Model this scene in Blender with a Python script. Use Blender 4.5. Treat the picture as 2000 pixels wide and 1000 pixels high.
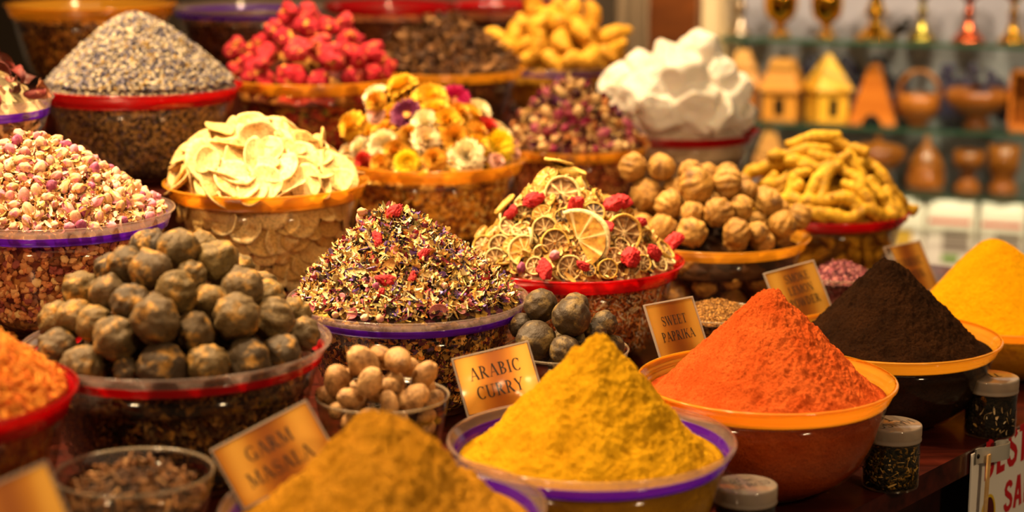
import bpy, bmesh, math, random
import numpy as np
from mathutils import Vector, Matrix

# ------------------------------------------------------------------ camera, world, light, exposure
SC = bpy.context.scene
COL = SC.collection
for o in list(bpy.data.objects):
    bpy.data.objects.remove(o)
F_PX = 3700.0
PITCH = math.radians(11.5)
CAM = np.array([0.0, 0.0, 1.64])
cam_data = bpy.data.cameras.new('camera')
cam_data.sensor_width = 36.0
cam_data.lens = 36.0 * F_PX / 2000.0
cam_data.dof.use_dof = True
cam_data.dof.focus_distance = 2.36
cam_data.dof.aperture_fstop = 2.5
cam = bpy.data.objects.new('camera', cam_data)
COL.objects.link(cam)
cam.location = CAM
cam.rotation_euler = (math.pi / 2 - PITCH, 0, 0)
SC.camera = cam

SC.view_settings.view_transform = 'Standard'
SC.view_settings.look = 'None'
SC.view_settings.gamma = 1.0
SC.view_settings.use_curve_mapping = False
SC.view_settings.exposure = 0.70
SC.cycles.use_denoising = True
SC.cycles.max_bounces = 6
SC.cycles.diffuse_bounces = 3
SC.cycles.glossy_bounces = 3
SC.cycles.transmission_bounces = 4
SC.cycles.transparent_max_bounces = 14
SC.cycles.sample_clamp_indirect = 4.0
SC.cycles.sample_clamp_direct = 20.0

world = bpy.data.worlds.new('shop_ambience')
SC.world = world
world.use_nodes = True
wn = world.node_tree.nodes['Background']
wn.inputs['Color'].default_value = (1.0, 0.72, 0.45, 1)
wn.inputs['Strength'].default_value = 0.045

# stall frame: s runs along the rows, t runs into the stall
SD = np.array([0.636, 0.772])
TD = np.array([-0.772, 0.636])
def st(s, t, z=0.0):
    p = SD * s + TD * t
    return np.array([p[0], p[1], z])

def spot(name, loc, target, watts, col, angle=70, blend=0.6, radius=0.05):
    d = bpy.data.lights.new(name, 'SPOT')
    d.energy = watts
    d.color = col
    d.spot_size = math.radians(angle)
    d.spot_blend = blend
    d.shadow_soft_size = radius
    o = bpy.data.objects.new(name, d)
    COL.objects.link(o)
    o.location = loc
    o.rotation_euler = (Vector(target) - Vector(loc)).to_track_quat('-Z', 'Y').to_euler()
    o['label'] = 'warm unseen overhead spotlight'  # shared by the stall, aisle, shelf and added spots
    o['category'] = 'spotlight'
    return o
WARM = (1.0, 0.69, 0.36)
spot('spotlight', st(1.40, 2.50, 2.75), st(1.62, 2.15, 1.2), 280, WARM, 62)
spot('spotlight', st(1.05, 1.95, 2.75), st(1.45, 1.48, 1.0), 140, WARM, 60)
spot('spotlight', st(2.05, 1.75, 2.75), st(2.05, 1.38, 1.0), 92, WARM, 62)
spot('spotlight', st(2.75, 2.45, 2.75), st(2.75, 2.05, 1.1), 130, WARM, 62)
spot('spotlight', (-1.5, 0.0, 2.8), (0.1, 2.3, 1.1), 70, WARM, 55, 0.6, 0.12)  # unseen aisle spot behind the camera, fills the bowl fronts
spot('spotlight', (1.7, 0.0, 2.45), (0.7, 2.4, 1.0), 78, WARM, 55, 0.6, 0.12)  # second unseen aisle spot, from the right
spot('spotlight', st(2.15, 1.95, 2.8), st(2.65, 2.72, 1.3), 130, WARM, 50)  # added spot to brighten the top row of bowls
spot('spotlight', st(2.55, 1.75, 2.75), st(2.50, 1.20, 1.05), 85, WARM, 48)  # added spot to brighten the yellow powder
spot('spotlight', (0.15, 3.9, 2.7), (0.25, 5.15, 1.55), 95, (1.0, 0.76, 0.50), 70)  # added spot to brighten the curtain by the door
spot('spotlight', (0.75, 3.7, 2.7), (0.80, 5.0, 1.40), 105, (1.0, 0.78, 0.52), 85)  # unseen spot lighting the back shelves
spot('spotlight', (1.7, 3.7, 2.7), (1.5, 4.75, 1.20), 105, (1.0, 0.78, 0.52), 85)
area = bpy.data.lights.new('fill_panel', 'AREA')  # added soft fill light, unseen above the stall
area.energy = 13
area.size = 2.2
area.color = (1.0, 0.66, 0.36)
ao = bpy.data.objects.new('fill_panel', area)
COL.objects.link(ao)
ao.location = (0.2, 1.6, 3.1)
ao['label'] = 'added soft warm fill light, unseen above the stall'
ao['category'] = 'ceiling light'

# ------------------------------------------------------------------ helpers
RNG = np.random.default_rng(7)
random.seed(7)
def ray(px, py):
    u, v = (px - 1000) / F_PX, (500 - py) / F_PX
    c, s = math.cos(PITCH), math.sin(PITCH)
    return np.array([u, c + v * s, -s + v * c])     # depth along view axis = 1
def project(p):
    d = np.asarray(p, float) - CAM
    c, s = math.cos(PITCH), math.sin(PITCH)
    dep = d[1] * c - d[2] * s
    return 1000 + F_PX * d[0] / dep, 500 - F_PX * (d[1] * s + d[2] * c) / dep, dep
def on_t(px, py, t):
    r = ray(px, py)
    k = t / (TD[0] * r[0] + TD[1] * r[1])
    return CAM + r * k, k
def on_z(px, py, z):
    r = ray(px, py)
    k = (z - CAM[2]) / r[2]
    return CAM + r * k, k
def C(h, a=1.0):
    h = h.lstrip('#')
    v = [int(h[i:i + 2], 16) / 255 for i in (0, 2, 4)]
    return tuple((x / 12.92 if x <= 0.04045 else ((x + 0.055) / 1.055) ** 2.4) for x in v) + (a,)

def _hash(ix, iy, iz, seed):
    h = (ix.astype(np.int64) * 374761393 + iy.astype(np.int64) * 668265263 + iz.astype(np.int64) * 2147483647 + seed * 1274126177) & 0xffffffff
    h = ((h ^ (h >> 13)) * 1274126177) & 0xffffffff
    return ((h ^ (h >> 16)) & 0xffff) / 65535.0
def vnoise(P, scale=1.0, seed=0):
    P = np.asarray(P, float) * scale + 100.0
    i = np.floor(P).astype(np.int64)
    f = P - i
    f = f * f * (3 - 2 * f)
    r = 0
    for dx in (0, 1):
        for dy in (0, 1):
            for dz in (0, 1):
                w = (f[:, 0] if dx else 1 - f[:, 0]) * (f[:, 1] if dy else 1 - f[:, 1]) * (f[:, 2] if dz else 1 - f[:, 2])
                r = r + w * _hash(i[:, 0] + dx, i[:, 1] + dy, i[:, 2] + dz, seed)
    return r * 2 - 1
def fbm(P, scale=1.0, seed=0, octs=3, gain=0.5):
    a, r = 1.0, 0
    for k in range(octs):
        r = r + a * vnoise(P, scale * 2 ** k, seed + k)
        a *= gain
    return r

def mesh_data(name, V, F, mats, col=None, midx=None, smooth=True):
    V = np.ascontiguousarray(V, np.float32)
    F = np.ascontiguousarray(F, np.int32)
    me = bpy.data.meshes.new(name)
    k = F.shape[1]
    me.vertices.add(len(V))
    me.vertices.foreach_set('co', V.ravel())
    me.loops.add(F.size)
    me.loops.foreach_set('vertex_index', F.ravel())
    me.polygons.add(len(F))
    me.polygons.foreach_set('loop_start', np.arange(0, F.size, k, dtype=np.int32))
    if midx is not None:
        me.polygons.foreach_set('material_index', np.ascontiguousarray(midx, np.int32))
    me.polygons.foreach_set('use_smooth', np.full(len(F), bool(smooth)))
    me.update(calc_edges=True)
    if col is not None:
        at = me.attributes.new('Col', 'FLOAT_COLOR', 'POINT')
        at.data.foreach_set('color', np.ascontiguousarray(col, np.float32).ravel())
    for m in (mats if isinstance(mats, (list, tuple)) else [mats]):
        me.materials.append(m)
    return me
def obj(name, me, parent=None, loc=None, rot=None, scale=None):
    o = bpy.data.objects.new(name, me)
    COL.objects.link(o)
    if parent is not None:
        o.parent = parent
    M = Matrix.Identity(4)
    if rot is not None:
        R = np.asarray(rot)
        for i in range(3):
            for j in range(3):
                M[i][j] = float(R[i][j])
    if scale is not None:
        s = (scale,) * 3 if np.isscalar(scale) else scale
        M = M @ Matrix.Diagonal((s[0], s[1], s[2], 1.0))
    if loc is not None:
        M.translation = Vector([float(x) for x in loc])
    if rot is not None or scale is not None or loc is not None:
        o.matrix_basis = M
    return o
def tag(o, label, cat, group=None, kind=None):
    o['label'] = label
    o['category'] = cat
    if group:
        o['group'] = group
    if kind:
        o['kind'] = kind
    return o
def empty(name, loc, rot=None, scale=None):
    o = obj(name, None, None, loc, rot, scale)
    o.empty_display_size = 0.02
    return o
def struct(o):
    o['kind'] = 'structure'
    return o
def join(parts):
    """parts: (V, F) or (V, F, material index)"""
    Vs, Fs, Ms, n = [], [], [], 0
    for p in parts:
        Vs.append(np.asarray(p[0], float))
        Fs.append(np.asarray(p[1], int) + n)
        Ms.append(np.full(len(p[1]), p[2] if len(p) > 2 else 0))
        n += len(p[0])
    return np.concatenate(Vs), np.concatenate(Fs), np.concatenate(Ms)
def quads_to_tris(Q):
    Q = np.asarray(Q)
    return np.concatenate([Q[:, [0, 1, 2]], Q[:, [0, 2, 3]]])
def grid_faces(n, m, wrap_m=False, wrap_n=False):
    q = []
    for i in range(n if wrap_n else n - 1):
        for j in range(m if wrap_m else m - 1):
            a, b = i * m + j, i * m + (j + 1) % m
            c, d = ((i + 1) % n) * m + (j + 1) % m, ((i + 1) % n) * m + j
            q.append((a, b, c, d))
    return quads_to_tris(q)
def lathe(prof, seg=64, closed=False):
    prof = np.asarray(prof, float)
    a = np.linspace(0, 2 * math.pi, seg, endpoint=False)
    V = np.stack([np.outer(prof[:, 0], np.cos(a)), np.outer(prof[:, 0], np.sin(a)), np.repeat(prof[:, 1][:, None], seg, 1)], -1).reshape(-1, 3)
    return V, grid_faces(len(prof), seg, True, closed)
def box(x0, x1, y0, y1, z0, z1):
    V = np.array([(x, y, z) for z in (z0, z1) for y in (y0, y1) for x in (x0, x1)], float)
    Q = [(0, 2, 3, 1), (4, 5, 7, 6), (0, 1, 5, 4), (2, 6, 7, 3), (0, 4, 6, 2), (1, 3, 7, 5)]
    return V, quads_to_tris(Q)
def ico(sub):
    bm = bmesh.new()
    bmesh.ops.create_icosphere(bm, subdivisions=sub, radius=1.0)
    V = np.array([v.co[:] for v in bm.verts])
    F = np.array([[v.index for v in f.verts] for f in bm.faces])
    bm.free()
    return V, F
def tube(P, rad, seg=8, cap=True):
    P = np.asarray(P, float)
    n = len(P)
    rad = np.full(n, rad) if np.isscalar(rad) else np.asarray(rad, float)
    T = np.gradient(P, axis=0)
    T /= np.linalg.norm(T, axis=1)[:, None] + 1e-12
    up = np.array([0, 0, 1.0]) if abs(T[0, 2]) < 0.9 else np.array([1.0, 0, 0])
    N = np.cross(T, up)
    N /= np.linalg.norm(N, axis=1)[:, None] + 1e-12
    B = np.cross(T, N)
    a = np.linspace(0, 2 * math.pi, seg, endpoint=False)
    V = (P[:, None, :] + rad[:, None, None] * (np.cos(a)[None, :, None] * N[:, None, :] + np.sin(a)[None, :, None] * B[:, None, :])).reshape(-1, 3)
    F = grid_faces(n, seg, True)
    if cap:
        V = np.concatenate([V, P[:1], P[-1:]])
        c0, c1 = n * seg, n * seg + 1
        F = np.concatenate([F, [(c0, (j + 1) % seg, j) for j in range(seg)], [(c1, (n - 1) * seg + j, (n - 1) * seg + (j + 1) % seg) for j in range(seg)]])
    return V, F
def rot_z(a):
    c, s = math.cos(a), math.sin(a)
    return np.array([[c, -s, 0], [s, c, 0], [0, 0, 1.0]])
def rand_rot(rng):
    q = rng.normal(size=4)
    q /= np.linalg.norm(q)
    w, x, y, z = q
    return np.array([[1 - 2 * (y * y + z * z), 2 * (x * y - z * w), 2 * (x * z + y * w)],
                     [2 * (x * y + z * w), 1 - 2 * (x * x + z * z), 2 * (y * z - x * w)],
                     [2 * (x * z - y * w), 2 * (y * z + x * w), 1 - 2 * (x * x + y * y)]])
def align(n, spin=0.0):
    n = np.asarray(n, float)
    n = n / np.linalg.norm(n)
    a = np.array([1.0, 0, 0]) if abs(n[0]) < 0.9 else np.array([0, 1.0, 0])
    x = np.cross(a, n)
    x /= np.linalg.norm(x)
    y = np.cross(n, x)
    return np.stack([x, y, n], 1) @ rot_z(spin)
def tilted(n, rng, amt):
    n = np.asarray(n, float) + rng.normal(size=3) * amt
    return align(n, rng.uniform(0, 6.283))
def scatter(templates, which, pos, rots, scales, cols):
    """many small pieces in one mesh: returns V, F, C"""
    Vs, Fs, Cs, n = [], [], [], 0
    which = np.asarray(which)
    pos, rots, scales, cols = map(np.asarray, (pos, rots, scales, cols))
    for k, (TV, TF) in enumerate(templates):
        sel = np.where(which == k)[0]
        if not len(sel):
            continue
        sc = scales[sel]
        sc = sc[:, None, None] if sc.ndim == 1 else sc[:, None, :]
        W = np.einsum('nij,nvj->nvi', rots[sel], TV[None] * sc) + pos[sel][:, None, :]
        Vs.append(W.reshape(-1, 3))
        Fs.append((TF[None] + (np.arange(len(sel)) * len(TV))[:, None, None]).reshape(-1, 3) + n)
        Cs.append(np.repeat(cols[sel], len(TV), 0))
        n += len(sel) * len(TV)
    return np.concatenate(Vs), np.concatenate(Fs), np.concatenate(Cs)

# ------------------------------------------------------------------ materials
MATS = {}
class NT:
    def __init__(s, name):
        s.m = bpy.data.materials.new(name)
        s.m.use_nodes = True
        s.t = s.m.node_tree
        s.t.nodes.clear()
        s.out = s.n('ShaderNodeOutputMaterial')
    def n(s, kind, **kw):
        nd = s.t.nodes.new(kind)
        for k, v in kw.items():
            if k.startswith('i_'):
                key = k[2:].replace('_', ' ')
                nd.inputs[key].default_value = v
            else:
                setattr(nd, k, v)
        return nd
    def l(s, a, b):
        s.t.links.new(a, b)
    def coords(s, kind='Object', scale=None):
        tc = s.n('ShaderNodeTexCoord')
        if scale is None:
            return tc.outputs[kind]
        mp = s.n('ShaderNodeMapping')
        mp.inputs['Scale'].default_value = scale
        s.l(tc.outputs[kind], mp.inputs['Vector'])
        return mp.outputs['Vector']
    def ramp(s, fac, stops, interp='LINEAR'):
        r = s.n('ShaderNodeValToRGB')
        r.color_ramp.interpolation = interp
        e = r.color_ramp.elements
        while len(e) < len(stops):
            e.new(0.5)
        for k, (p, c) in enumerate(stops):
            e[k].position = p
            e[k].color = c
        s.l(fac, r.inputs['Fac'])
        return r.outputs['Color']
    def mix(s, fac, a, b, blend='MIX'):
        m = s.n('ShaderNodeMix', data_type='RGBA', blend_type=blend)
        for sock, v in ((m.inputs[0], fac), (m.inputs[6], a), (m.inputs[7], b)):
            if hasattr(v, 'links'):
                s.l(v, sock)
            else:
                sock.default_value = v
        return m.outputs[2]
    def noise(s, vec, scale, detail=4, rough=0.55):
        nd = s.n('ShaderNodeTexNoise')
        nd.inputs['Scale'].default_value = scale
        nd.inputs['Detail'].default_value = detail
        nd.inputs['Roughness'].default_value = rough
        s.l(vec, nd.inputs['Vector'])
        return nd.outputs['Fac']
    def bump(s, h, strength, dist):
        b = s.n('ShaderNodeBump')
        b.inputs['Strength'].default_value = strength
        b.inputs['Distance'].default_value = dist
        s.l(h, b.inputs['Height'])
        return b.outputs['Normal']
    def bsdf(s, color, rough=0.6, normal=None, metallic=0.0, spec=0.3, coat=0.0, sss=0.0, sss_r=None):
        p = s.n('ShaderNodeBsdfPrincipled')
        if hasattr(color, 'links'):
            s.l(color, p.inputs['Base Color'])
        else:
            p.inputs['Base Color'].default_value = color
        if hasattr(rough, 'links'):
            s.l(rough, p.inputs['Roughness'])
        else:
            p.inputs['Roughness'].default_value = rough
        p.inputs['Metallic'].default_value = metallic
        p.inputs['Specular IOR Level'].default_value = spec
        p.inputs['Coat Weight'].default_value = coat
        if sss:
            p.inputs['Subsurface Weight'].default_value = sss
            p.inputs['Subsurface Radius'].default_value = sss_r or (0.03, 0.024, 0.018)
        if normal is not None:
            s.l(normal, p.inputs['Normal'])
        return p.outputs[0]
    def done(s, sh):
        s.l(sh, s.out.inputs['Surface'])
        return s.m
def cached(fn):
    def w(*a):
        key = (fn.__name__,) + tuple(tuple(x) if isinstance(x, list) else x for x in a)
        if key not in MATS:
            MATS[key] = fn(*a)
        return MATS[key]
    return w

@cached
def m_plain(name, col, rough=0.5, metallic=0.0, spec=0.4, coat=0.0):
    t = NT(name)
    return t.done(t.bsdf(C(col), rough, None, metallic, spec, coat))
@cached
def m_clear(name, tint='#f6efe6', gloss=0.5, rough=0.07, face=0.022):
    t = NT(name)
    tr = t.n('ShaderNodeBsdfTransparent')
    tr.inputs['Color'].default_value = C(tint)
    gl = t.n('ShaderNodeBsdfGlossy')
    gl.inputs['Roughness'].default_value = rough
    gl.inputs['Color'].default_value = (1, 1, 1, 1)
    lw = t.n('ShaderNodeLayerWeight')
    lw.inputs['Blend'].default_value = 0.5
    pw = t.n('ShaderNodeMath', operation='POWER')
    pw.inputs[1].default_value = 4.0
    t.l(lw.outputs['Facing'], pw.inputs[0])
    mu = t.n('ShaderNodeMath', operation='MULTIPLY_ADD')
    mu.inputs[1].default_value = gloss
    mu.inputs[2].default_value = face
    t.l(pw.outputs[0], mu.inputs[0])
    mx = t.n('ShaderNodeMixShader')
    t.l(mu.outputs[0], mx.inputs[0])
    t.l(tr.outputs[0], mx.inputs[1])
    t.l(gl.outputs[0], mx.inputs[2])
    return t.done(mx.outputs[0])
@cached
def m_band(name, col, tcol, see=0.35):
    """coloured see-through plastic of a rim"""
    t = NT(name)
    tr = t.n('ShaderNodeBsdfTransparent')
    tr.inputs['Color'].default_value = C(tcol)
    di = t.n('ShaderNodeBsdfDiffuse')
    di.inputs['Color'].default_value = C(col)
    tl = t.n('ShaderNodeBsdfTranslucent')
    tl.inputs['Color'].default_value = C(col)
    m1 = t.n('ShaderNodeMixShader')
    m1.inputs[0].default_value = 0.5
    t.l(di.outputs[0], m1.inputs[1])
    t.l(tl.outputs[0], m1.inputs[2])
    m2 = t.n('ShaderNodeMixShader')
    m2.inputs[0].default_value = see
    t.l(m1.outputs[0], m2.inputs[1])
    t.l(tr.outputs[0], m2.inputs[2])
    gl = t.n('ShaderNodeBsdfGlossy')
    gl.inputs['Roughness'].default_value = 0.09
    lw = t.n('ShaderNodeLayerWeight')
    lw.inputs['Blend'].default_value = 0.5
    pw = t.n('ShaderNodeMath', operation='POWER')
    pw.inputs[1].default_value = 3.0
    t.l(lw.outputs['Facing'], pw.inputs[0])
    fr = t.n('ShaderNodeMath', operation='MULTIPLY_ADD')
    fr.inputs[1].default_value = 0.55
    fr.inputs[2].default_value = 0.06
    t.l(pw.outputs[0], fr.inputs[0])
    m3 = t.n('ShaderNodeMixShader')
    t.l(fr.outputs[0], m3.inputs[0])
    t.l(m2.outputs[0], m3.inputs[1])
    t.l(gl.outputs[0], m3.inputs[2])
    return t.done(m3.outputs[0])
@cached
def m_powder(name, col, col2, speck, bscale):
    t = NT(name)
    v = t.coords()
    big = t.noise(v, 28, 5)
    fine = t.noise(v, bscale, 8, 0.75)
    mid = t.noise(v, bscale * 0.3, 6, 0.7)
    c = t.ramp(big, [(0.36, C(col2)), (0.62, C(col))])
    c = t.mix(t.ramp(fine, [(0.36, (0.8, 0.8, 0.8, 1)), (0.50, (0, 0, 0, 1))]), c, C(speck))
    ad = t.n('ShaderNodeMath', operation='MULTIPLY_ADD')
    ad.inputs[1].default_value = 2.0
    t.l(mid, ad.inputs[0])
    t.l(fine, ad.inputs[2])
    return t.done(t.bsdf(c, 1.0, t.bump(ad.outputs[0], 1.0, 0.006), 0.0, 0.05))
@cached
def m_bits(name, cols, scale, stretch=(1, 1, 1), rough=0.8, bump=0.006):
    """a mass of small bits in several colours"""
    t = NT(name)
    v = t.coords('Object', stretch)
    wn_ = t.n('ShaderNodeTexNoise')
    wn_.inputs['Scale'].default_value = scale * 0.6
    t.l(v, wn_.inputs['Vector'])
    mv = t.n('ShaderNodeVectorMath', operation='MULTIPLY_ADD')
    mv.inputs[1].default_value = (1.2 / scale,) * 3
    t.l(wn_.outputs['Color'], mv.inputs[0])
    t.l(v, mv.inputs[2])
    vo = t.n('ShaderNodeTexVoronoi')
    vo.inputs['Scale'].default_value = scale
    vo.inputs['Randomness'].default_value = 1.0
    t.l(mv.outputs[0], vo.inputs['Vector'])
    sp = t.n('ShaderNodeSeparateColor')
    t.l(vo.outputs['Color'], sp.inputs[0])
    n = len(cols)
    c = t.ramp(sp.outputs[0], [(k / n, C(x)) for k, x in enumerate(cols)], 'CONSTANT')
    inv = t.n('ShaderNodeMath', operation='SUBTRACT')
    inv.inputs[0].default_value = 1.0
    t.l(vo.outputs['Distance'], inv.inputs[1])
    return t.done(t.bsdf(c, rough, t.bump(inv.outputs[0], 1.0, bump), 0.0, 0.2))
@cached
def m_vary(name, stops, rough=0.7, nscale=6.0, patch=None, patch_at=(0.55, 0.7), bump=0.15, bscale=30.0, spec=0.25, sss=0.0, interp='LINEAR', pits=0.5):
    """one item of a heap: own shade per item, mottled with patches of a second colour (unit-size mesh coordinates)"""
    t = NT(name)
    oi = t.n('ShaderNodeObjectInfo')
    v = t.n('ShaderNodeVectorMath', operation='ADD')
    mul = t.n('ShaderNodeVectorMath', operation='SCALE')
    mul.inputs['Scale'].default_value = 37.0
    cb = t.n('ShaderNodeCombineXYZ')
    for k in range(3):
        t.l(oi.outputs['Random'], cb.inputs[k])
    t.l(cb.outputs[0], mul.inputs[0])
    t.l(t.coords(), v.inputs[0])
    t.l(mul.outputs[0], v.inputs[1])
    c = t.ramp(oi.outputs['Random'], [(k / max(1, len(stops) - (interp == 'LINEAR')), C(x)) for k, x in enumerate(stops)], interp)
    n1 = t.noise(v.outputs[0], nscale, 4)
    if patch:
        c = t.mix(t.ramp(n1, [(patch_at[0], (0, 0, 0, 1)), (patch_at[1], (1, 1, 1, 1))]), c, C(patch))
    n2 = t.noise(v.outputs[0], bscale, 4, 0.65)
    c = t.mix(t.ramp(n2, [(0.36, (pits, pits, pits, 1)), (0.54, (0, 0, 0, 1))]), c, (0.03, 0.017, 0.008, 1))
    return t.done(t.bsdf(c, rough, t.bump(n2, 0.6, bump), 0.0, spec, 0.0, sss))
@cached
def m_attr(name, rough=0.75, trans=0.0, bump=0.0):
    t = NT(name)
    a = t.n('ShaderNodeAttribute', attribute_name='Col')
    sh = t.bsdf(a.outputs['Color'], rough, None, 0.0, 0.25)
    if trans:
        tl = t.n('ShaderNodeBsdfTranslucent')
        t.l(a.outputs['Color'], tl.inputs['Color'])
        mx = t.n('ShaderNodeMixShader')
        mx.inputs[0].default_value = trans
        t.l(sh, mx.inputs[1])
        t.l(tl.outputs[0], mx.inputs[2])
        sh = mx.outputs[0]
    return t.done(sh)
@cached
def m_wood(name, c1, c2, rough=0.35, scale=6.0, coat=0.0):
    t = NT(name)
    v = t.coords('Object', (1, 9, 9))
    n = t.noise(v, scale, 6, 0.6)
    c = t.ramp(n, [(0.3, C(c1)), (0.7, C(c2))])
    return t.done(t.bsdf(c, rough, t.bump(n, 0.15, 0.002), 0.0, 0.4, coat))

M_BOWL = m_clear('clear_plastic', '#fbf7f0', 0.45)
M_LIP = m_band('clear_plastic_lip', '#d8c0b8', '#f8f0ea', 0.84)
M_GLASS = m_clear('clear_glass', '#f2eee6', 0.8)
BAND = {
    'orange': m_band('orange_plastic_rim', '#ffc640', '#ffdc88', 0.62),
    'purple': m_band('purple_plastic_rim', '#7a22cc', '#b07cec', 0.52),
    'red': m_band('red_plastic_rim', '#d8141e', '#f06058', 0.45),
}
M_DARKWOOD = m_wood('dark_reddish_wood', '#1e0806', '#4a1a10', 0.28, 5.0, 0.3)

# ------------------------------------------------------------------ the shop: counter, steps, walls, shelves
Z0 = 0.90
STEP = [0.0, 0.070, 0.145, 0.255, 0.360]
STEP_T = [1.045, 1.337, 1.825, 2.22, 2.59, 3.02]
def stall_box(s0, s1, t0, t1, z0, z1):
    V, F = box(s0, s1, t0, t1, z0, z1)
    W = np.stack([SD[0] * V[:, 0] + TD[0] * V[:, 1], SD[1] * V[:, 0] + TD[1] * V[:, 1], V[:, 2]], 1)
    return W, F[:, ::-1] if False else F
S0, S1 = 0.2, 4.1
root = empty('display_counter', st(1.6, 1.1, 0))
tag(root, 'dark reddish-brown stepped wooden counter carrying all the spice bowls', 'counter')
O_ = st(1.6, 1.1, 0)
S_END = [2.90, 2.95, 3.17, 3.24, 3.52]
V, F = stall_box(S0, S_END[0], STEP_T[0], STEP_T[1], Z0 - 0.032, Z0)
obj('worktop', mesh_data('worktop', V - O_, F, M_DARKWOOD, smooth=False), root)
V, F = stall_box(S0, S_END[0] - 0.03, STEP_T[0] + 0.05, STEP_T[1], 0.0, Z0 - 0.032)
obj('front_panel', mesh_data('front_panel', V - O_, F, m_wood('counter_panel', '#120404', '#2a0c08', 0.5, 4.0), smooth=False), root)
for k in range(1, 5):
    V, F = stall_box(S0, S_END[k], STEP_T[k], STEP_T[k + 1], 0.0, Z0 + STEP[k])
    obj('display_step', mesh_data('display_step', V - O_, F, M_DARKWOOD, smooth=False), root)

V, F = box(-6, 6, -1, 8, -0.05, 0.0)
struct(obj('floor', mesh_data('floor', V, F, m_plain('floor_tile', '#4a4038', 0.4), smooth=False)))

# back of the shop: a wall at a slight angle, shelves before it
BO = np.array([0.54, 5.02, 0.0])
BU = np.array([0.943, -0.332, 0.0])
BN = np.array([-0.332, -0.943, 0.0])      # towards the viewer
BR = np.stack([BU, -BN, np.array([0, 0, 1.0])], 1)
def on_back(px, py, off=0.0):
    r = ray(px, py)
    k = (np.dot(BO + BN * off - CAM, BN)) / np.dot(r, BN)
    return CAM + r * k, k
def back_box(x0, x1, y0, y1, z0, z1):
    V, F = box(x0, x1, y0, y1, z0, z1)
    return V @ BR.T + BO, F
V, F = back_box(-0.05, 2.6, 0.27, 0.33, 0.0, 2.9)
struct(obj('wall_back', mesh_data('wall_back', V, F, m_plain('wall_paint', '#8e8c94', 0.7), smooth=False)))
def bx(px):                                # distance along the back wall of an image column
    p, _ = on_back(px, 60)
    return float(np.dot(p - BO, BU))
V, F = back_box(bx(1374), bx(1404), -0.02, 0.27, 0.0, 2.9)
struct(obj('trim_1', mesh_data('trim_1', V, F, m_plain('cream_trim', '#cbb488', 0.5), smooth=False)))
V, F = back_box(bx(1278), bx(1371), -0.06, 0.30, 0.0, 2.9)
struct(obj('door_1', mesh_data('door_1', V, F, m_wood('door_wood', '#42200a', '#6a3610', 0.35, 2.0), smooth=False)))
V, F = back_box(bx(1262), bx(1276), 0.05, 0.30, 0.0, 2.9)
struct(obj('trim_2', mesh_data('trim_2', V, F, m_plain('dark_trim', '#4a4436', 0.6), smooth=False)))
V, F = back_box(-2.6, bx(1262), 0.30, 0.36, 0.0, 2.9)
struct(obj('wall_left', mesh_data('wall_left', V, F, m_plain('dim_wall', '#5a4a38', 0.7), smooth=False)))
# a pale curtain hanging beside the door
n = 90
xs = np.linspace(bx(1168), bx(1258), n)
ph = np.linspace(0, 15, n)
ys = 0.17 + 0.028 * np.sin(ph) + 0.012 * np.sin(2.3 * ph + 1)
P = np.stack([xs, ys], 1)
V = np.concatenate([np.concatenate([P, np.full((n, 1), z)], 1) for z in (0.3, 1.4, 2.6)] + [np.concatenate([P + [0, 0.008], np.full((n, 1), z)], 1) for z in (2.6, 1.4, 0.3)])
F = grid_faces(6, n, False, True)
o = obj('curtain', mesh_data('curtain', V @ BR.T + BO, F, m_plain('beige_cloth', '#c2a884', 0.9)))
tag(o, 'pale beige curtain hanging beside the brown door post', 'curtain')

M_SHELF = m_clear('green_glass', '#f0f7f1', 0.8)
M_SHELF_EDGE = m_plain('green_glass_edge', '#2f4a38', 0.15, 0.0, 0.6)
SHELF = []
def shelf(py, label, solid=False):
    p, _ = on_back(1480, py)
    z = p[2]
    root = empty('glass_shelf', BO + np.array([0, 0, z]))
    tag(root, label, 'shelf', 'shelves along the back wall')
    V, F = back_box(bx(1406), 2.3, 0.0, 0.265, -0.010, 0.0)
    obj('shelf_panel', mesh_data('shelf_panel', V - BO, F, M_SHELF if not solid else m_plain('shelf_board', '#5a5048', 0.6), smooth=False), root)
    V, F = back_box(bx(1406), 2.3, -0.004, -0.0005, -0.011, 0.001)
    obj('shelf_edge', mesh_data('shelf_edge', V - BO, F, M_SHELF_EDGE, smooth=False), root)
    SHELF.append(z)
shelf(74, 'green edged glass shelf carrying the row of golden cups')
shelf(238, 'green edged glass shelf carrying the wooden houses and pots')
shelf(362, 'green edged glass shelf carrying goblet, mortar and domed wooden pot')
shelf(545, 'lowest shelf board under the white packets', True)

# ------------------------------------------------------------------ bowls
PROF = {
    'round': [(0.0, 0.0), (0.38, 0.0), (0.42, 0.02), (0.62, 0.13), (0.76, 0.29), (0.86, 0.50), (0.905, 0.70), (0.925, 0.84)],
    'taper': [(0.0, 0.0), (0.58, 0.0), (0.64, 0.025), (0.72, 0.12), (0.80, 0.34), (0.865, 0.62), (0.91, 0.84)],
    'small': [(0.0, 0.0), (0.50, 0.0), (0.56, 0.02), (0.74, 0.22), (0.86, 0.48), (0.94, 0.76), (0.985, 1.0)],
}
PROF['round_band'] = [(0.925, 0.84), (0.945, 0.865), (0.948, 0.90), (0.962, 0.905), (0.958, 0.925), (0.966, 0.93), (0.966, 0.948), (0.985, 0.955), (0.985, 0.966), (1.0, 0.972), (1.002, 0.988), (0.997, 1.0), (0.985, 1.0)]
PROF['taper_band'] = [(0.91, 0.84), (0.935, 0.85), (0.940, 0.87), (0.948, 0.905), (0.955, 0.915), (0.968, 0.965), (0.985, 0.975), (1.0, 0.985), (0.998, 1.0), (0.985, 1.0)]
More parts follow.
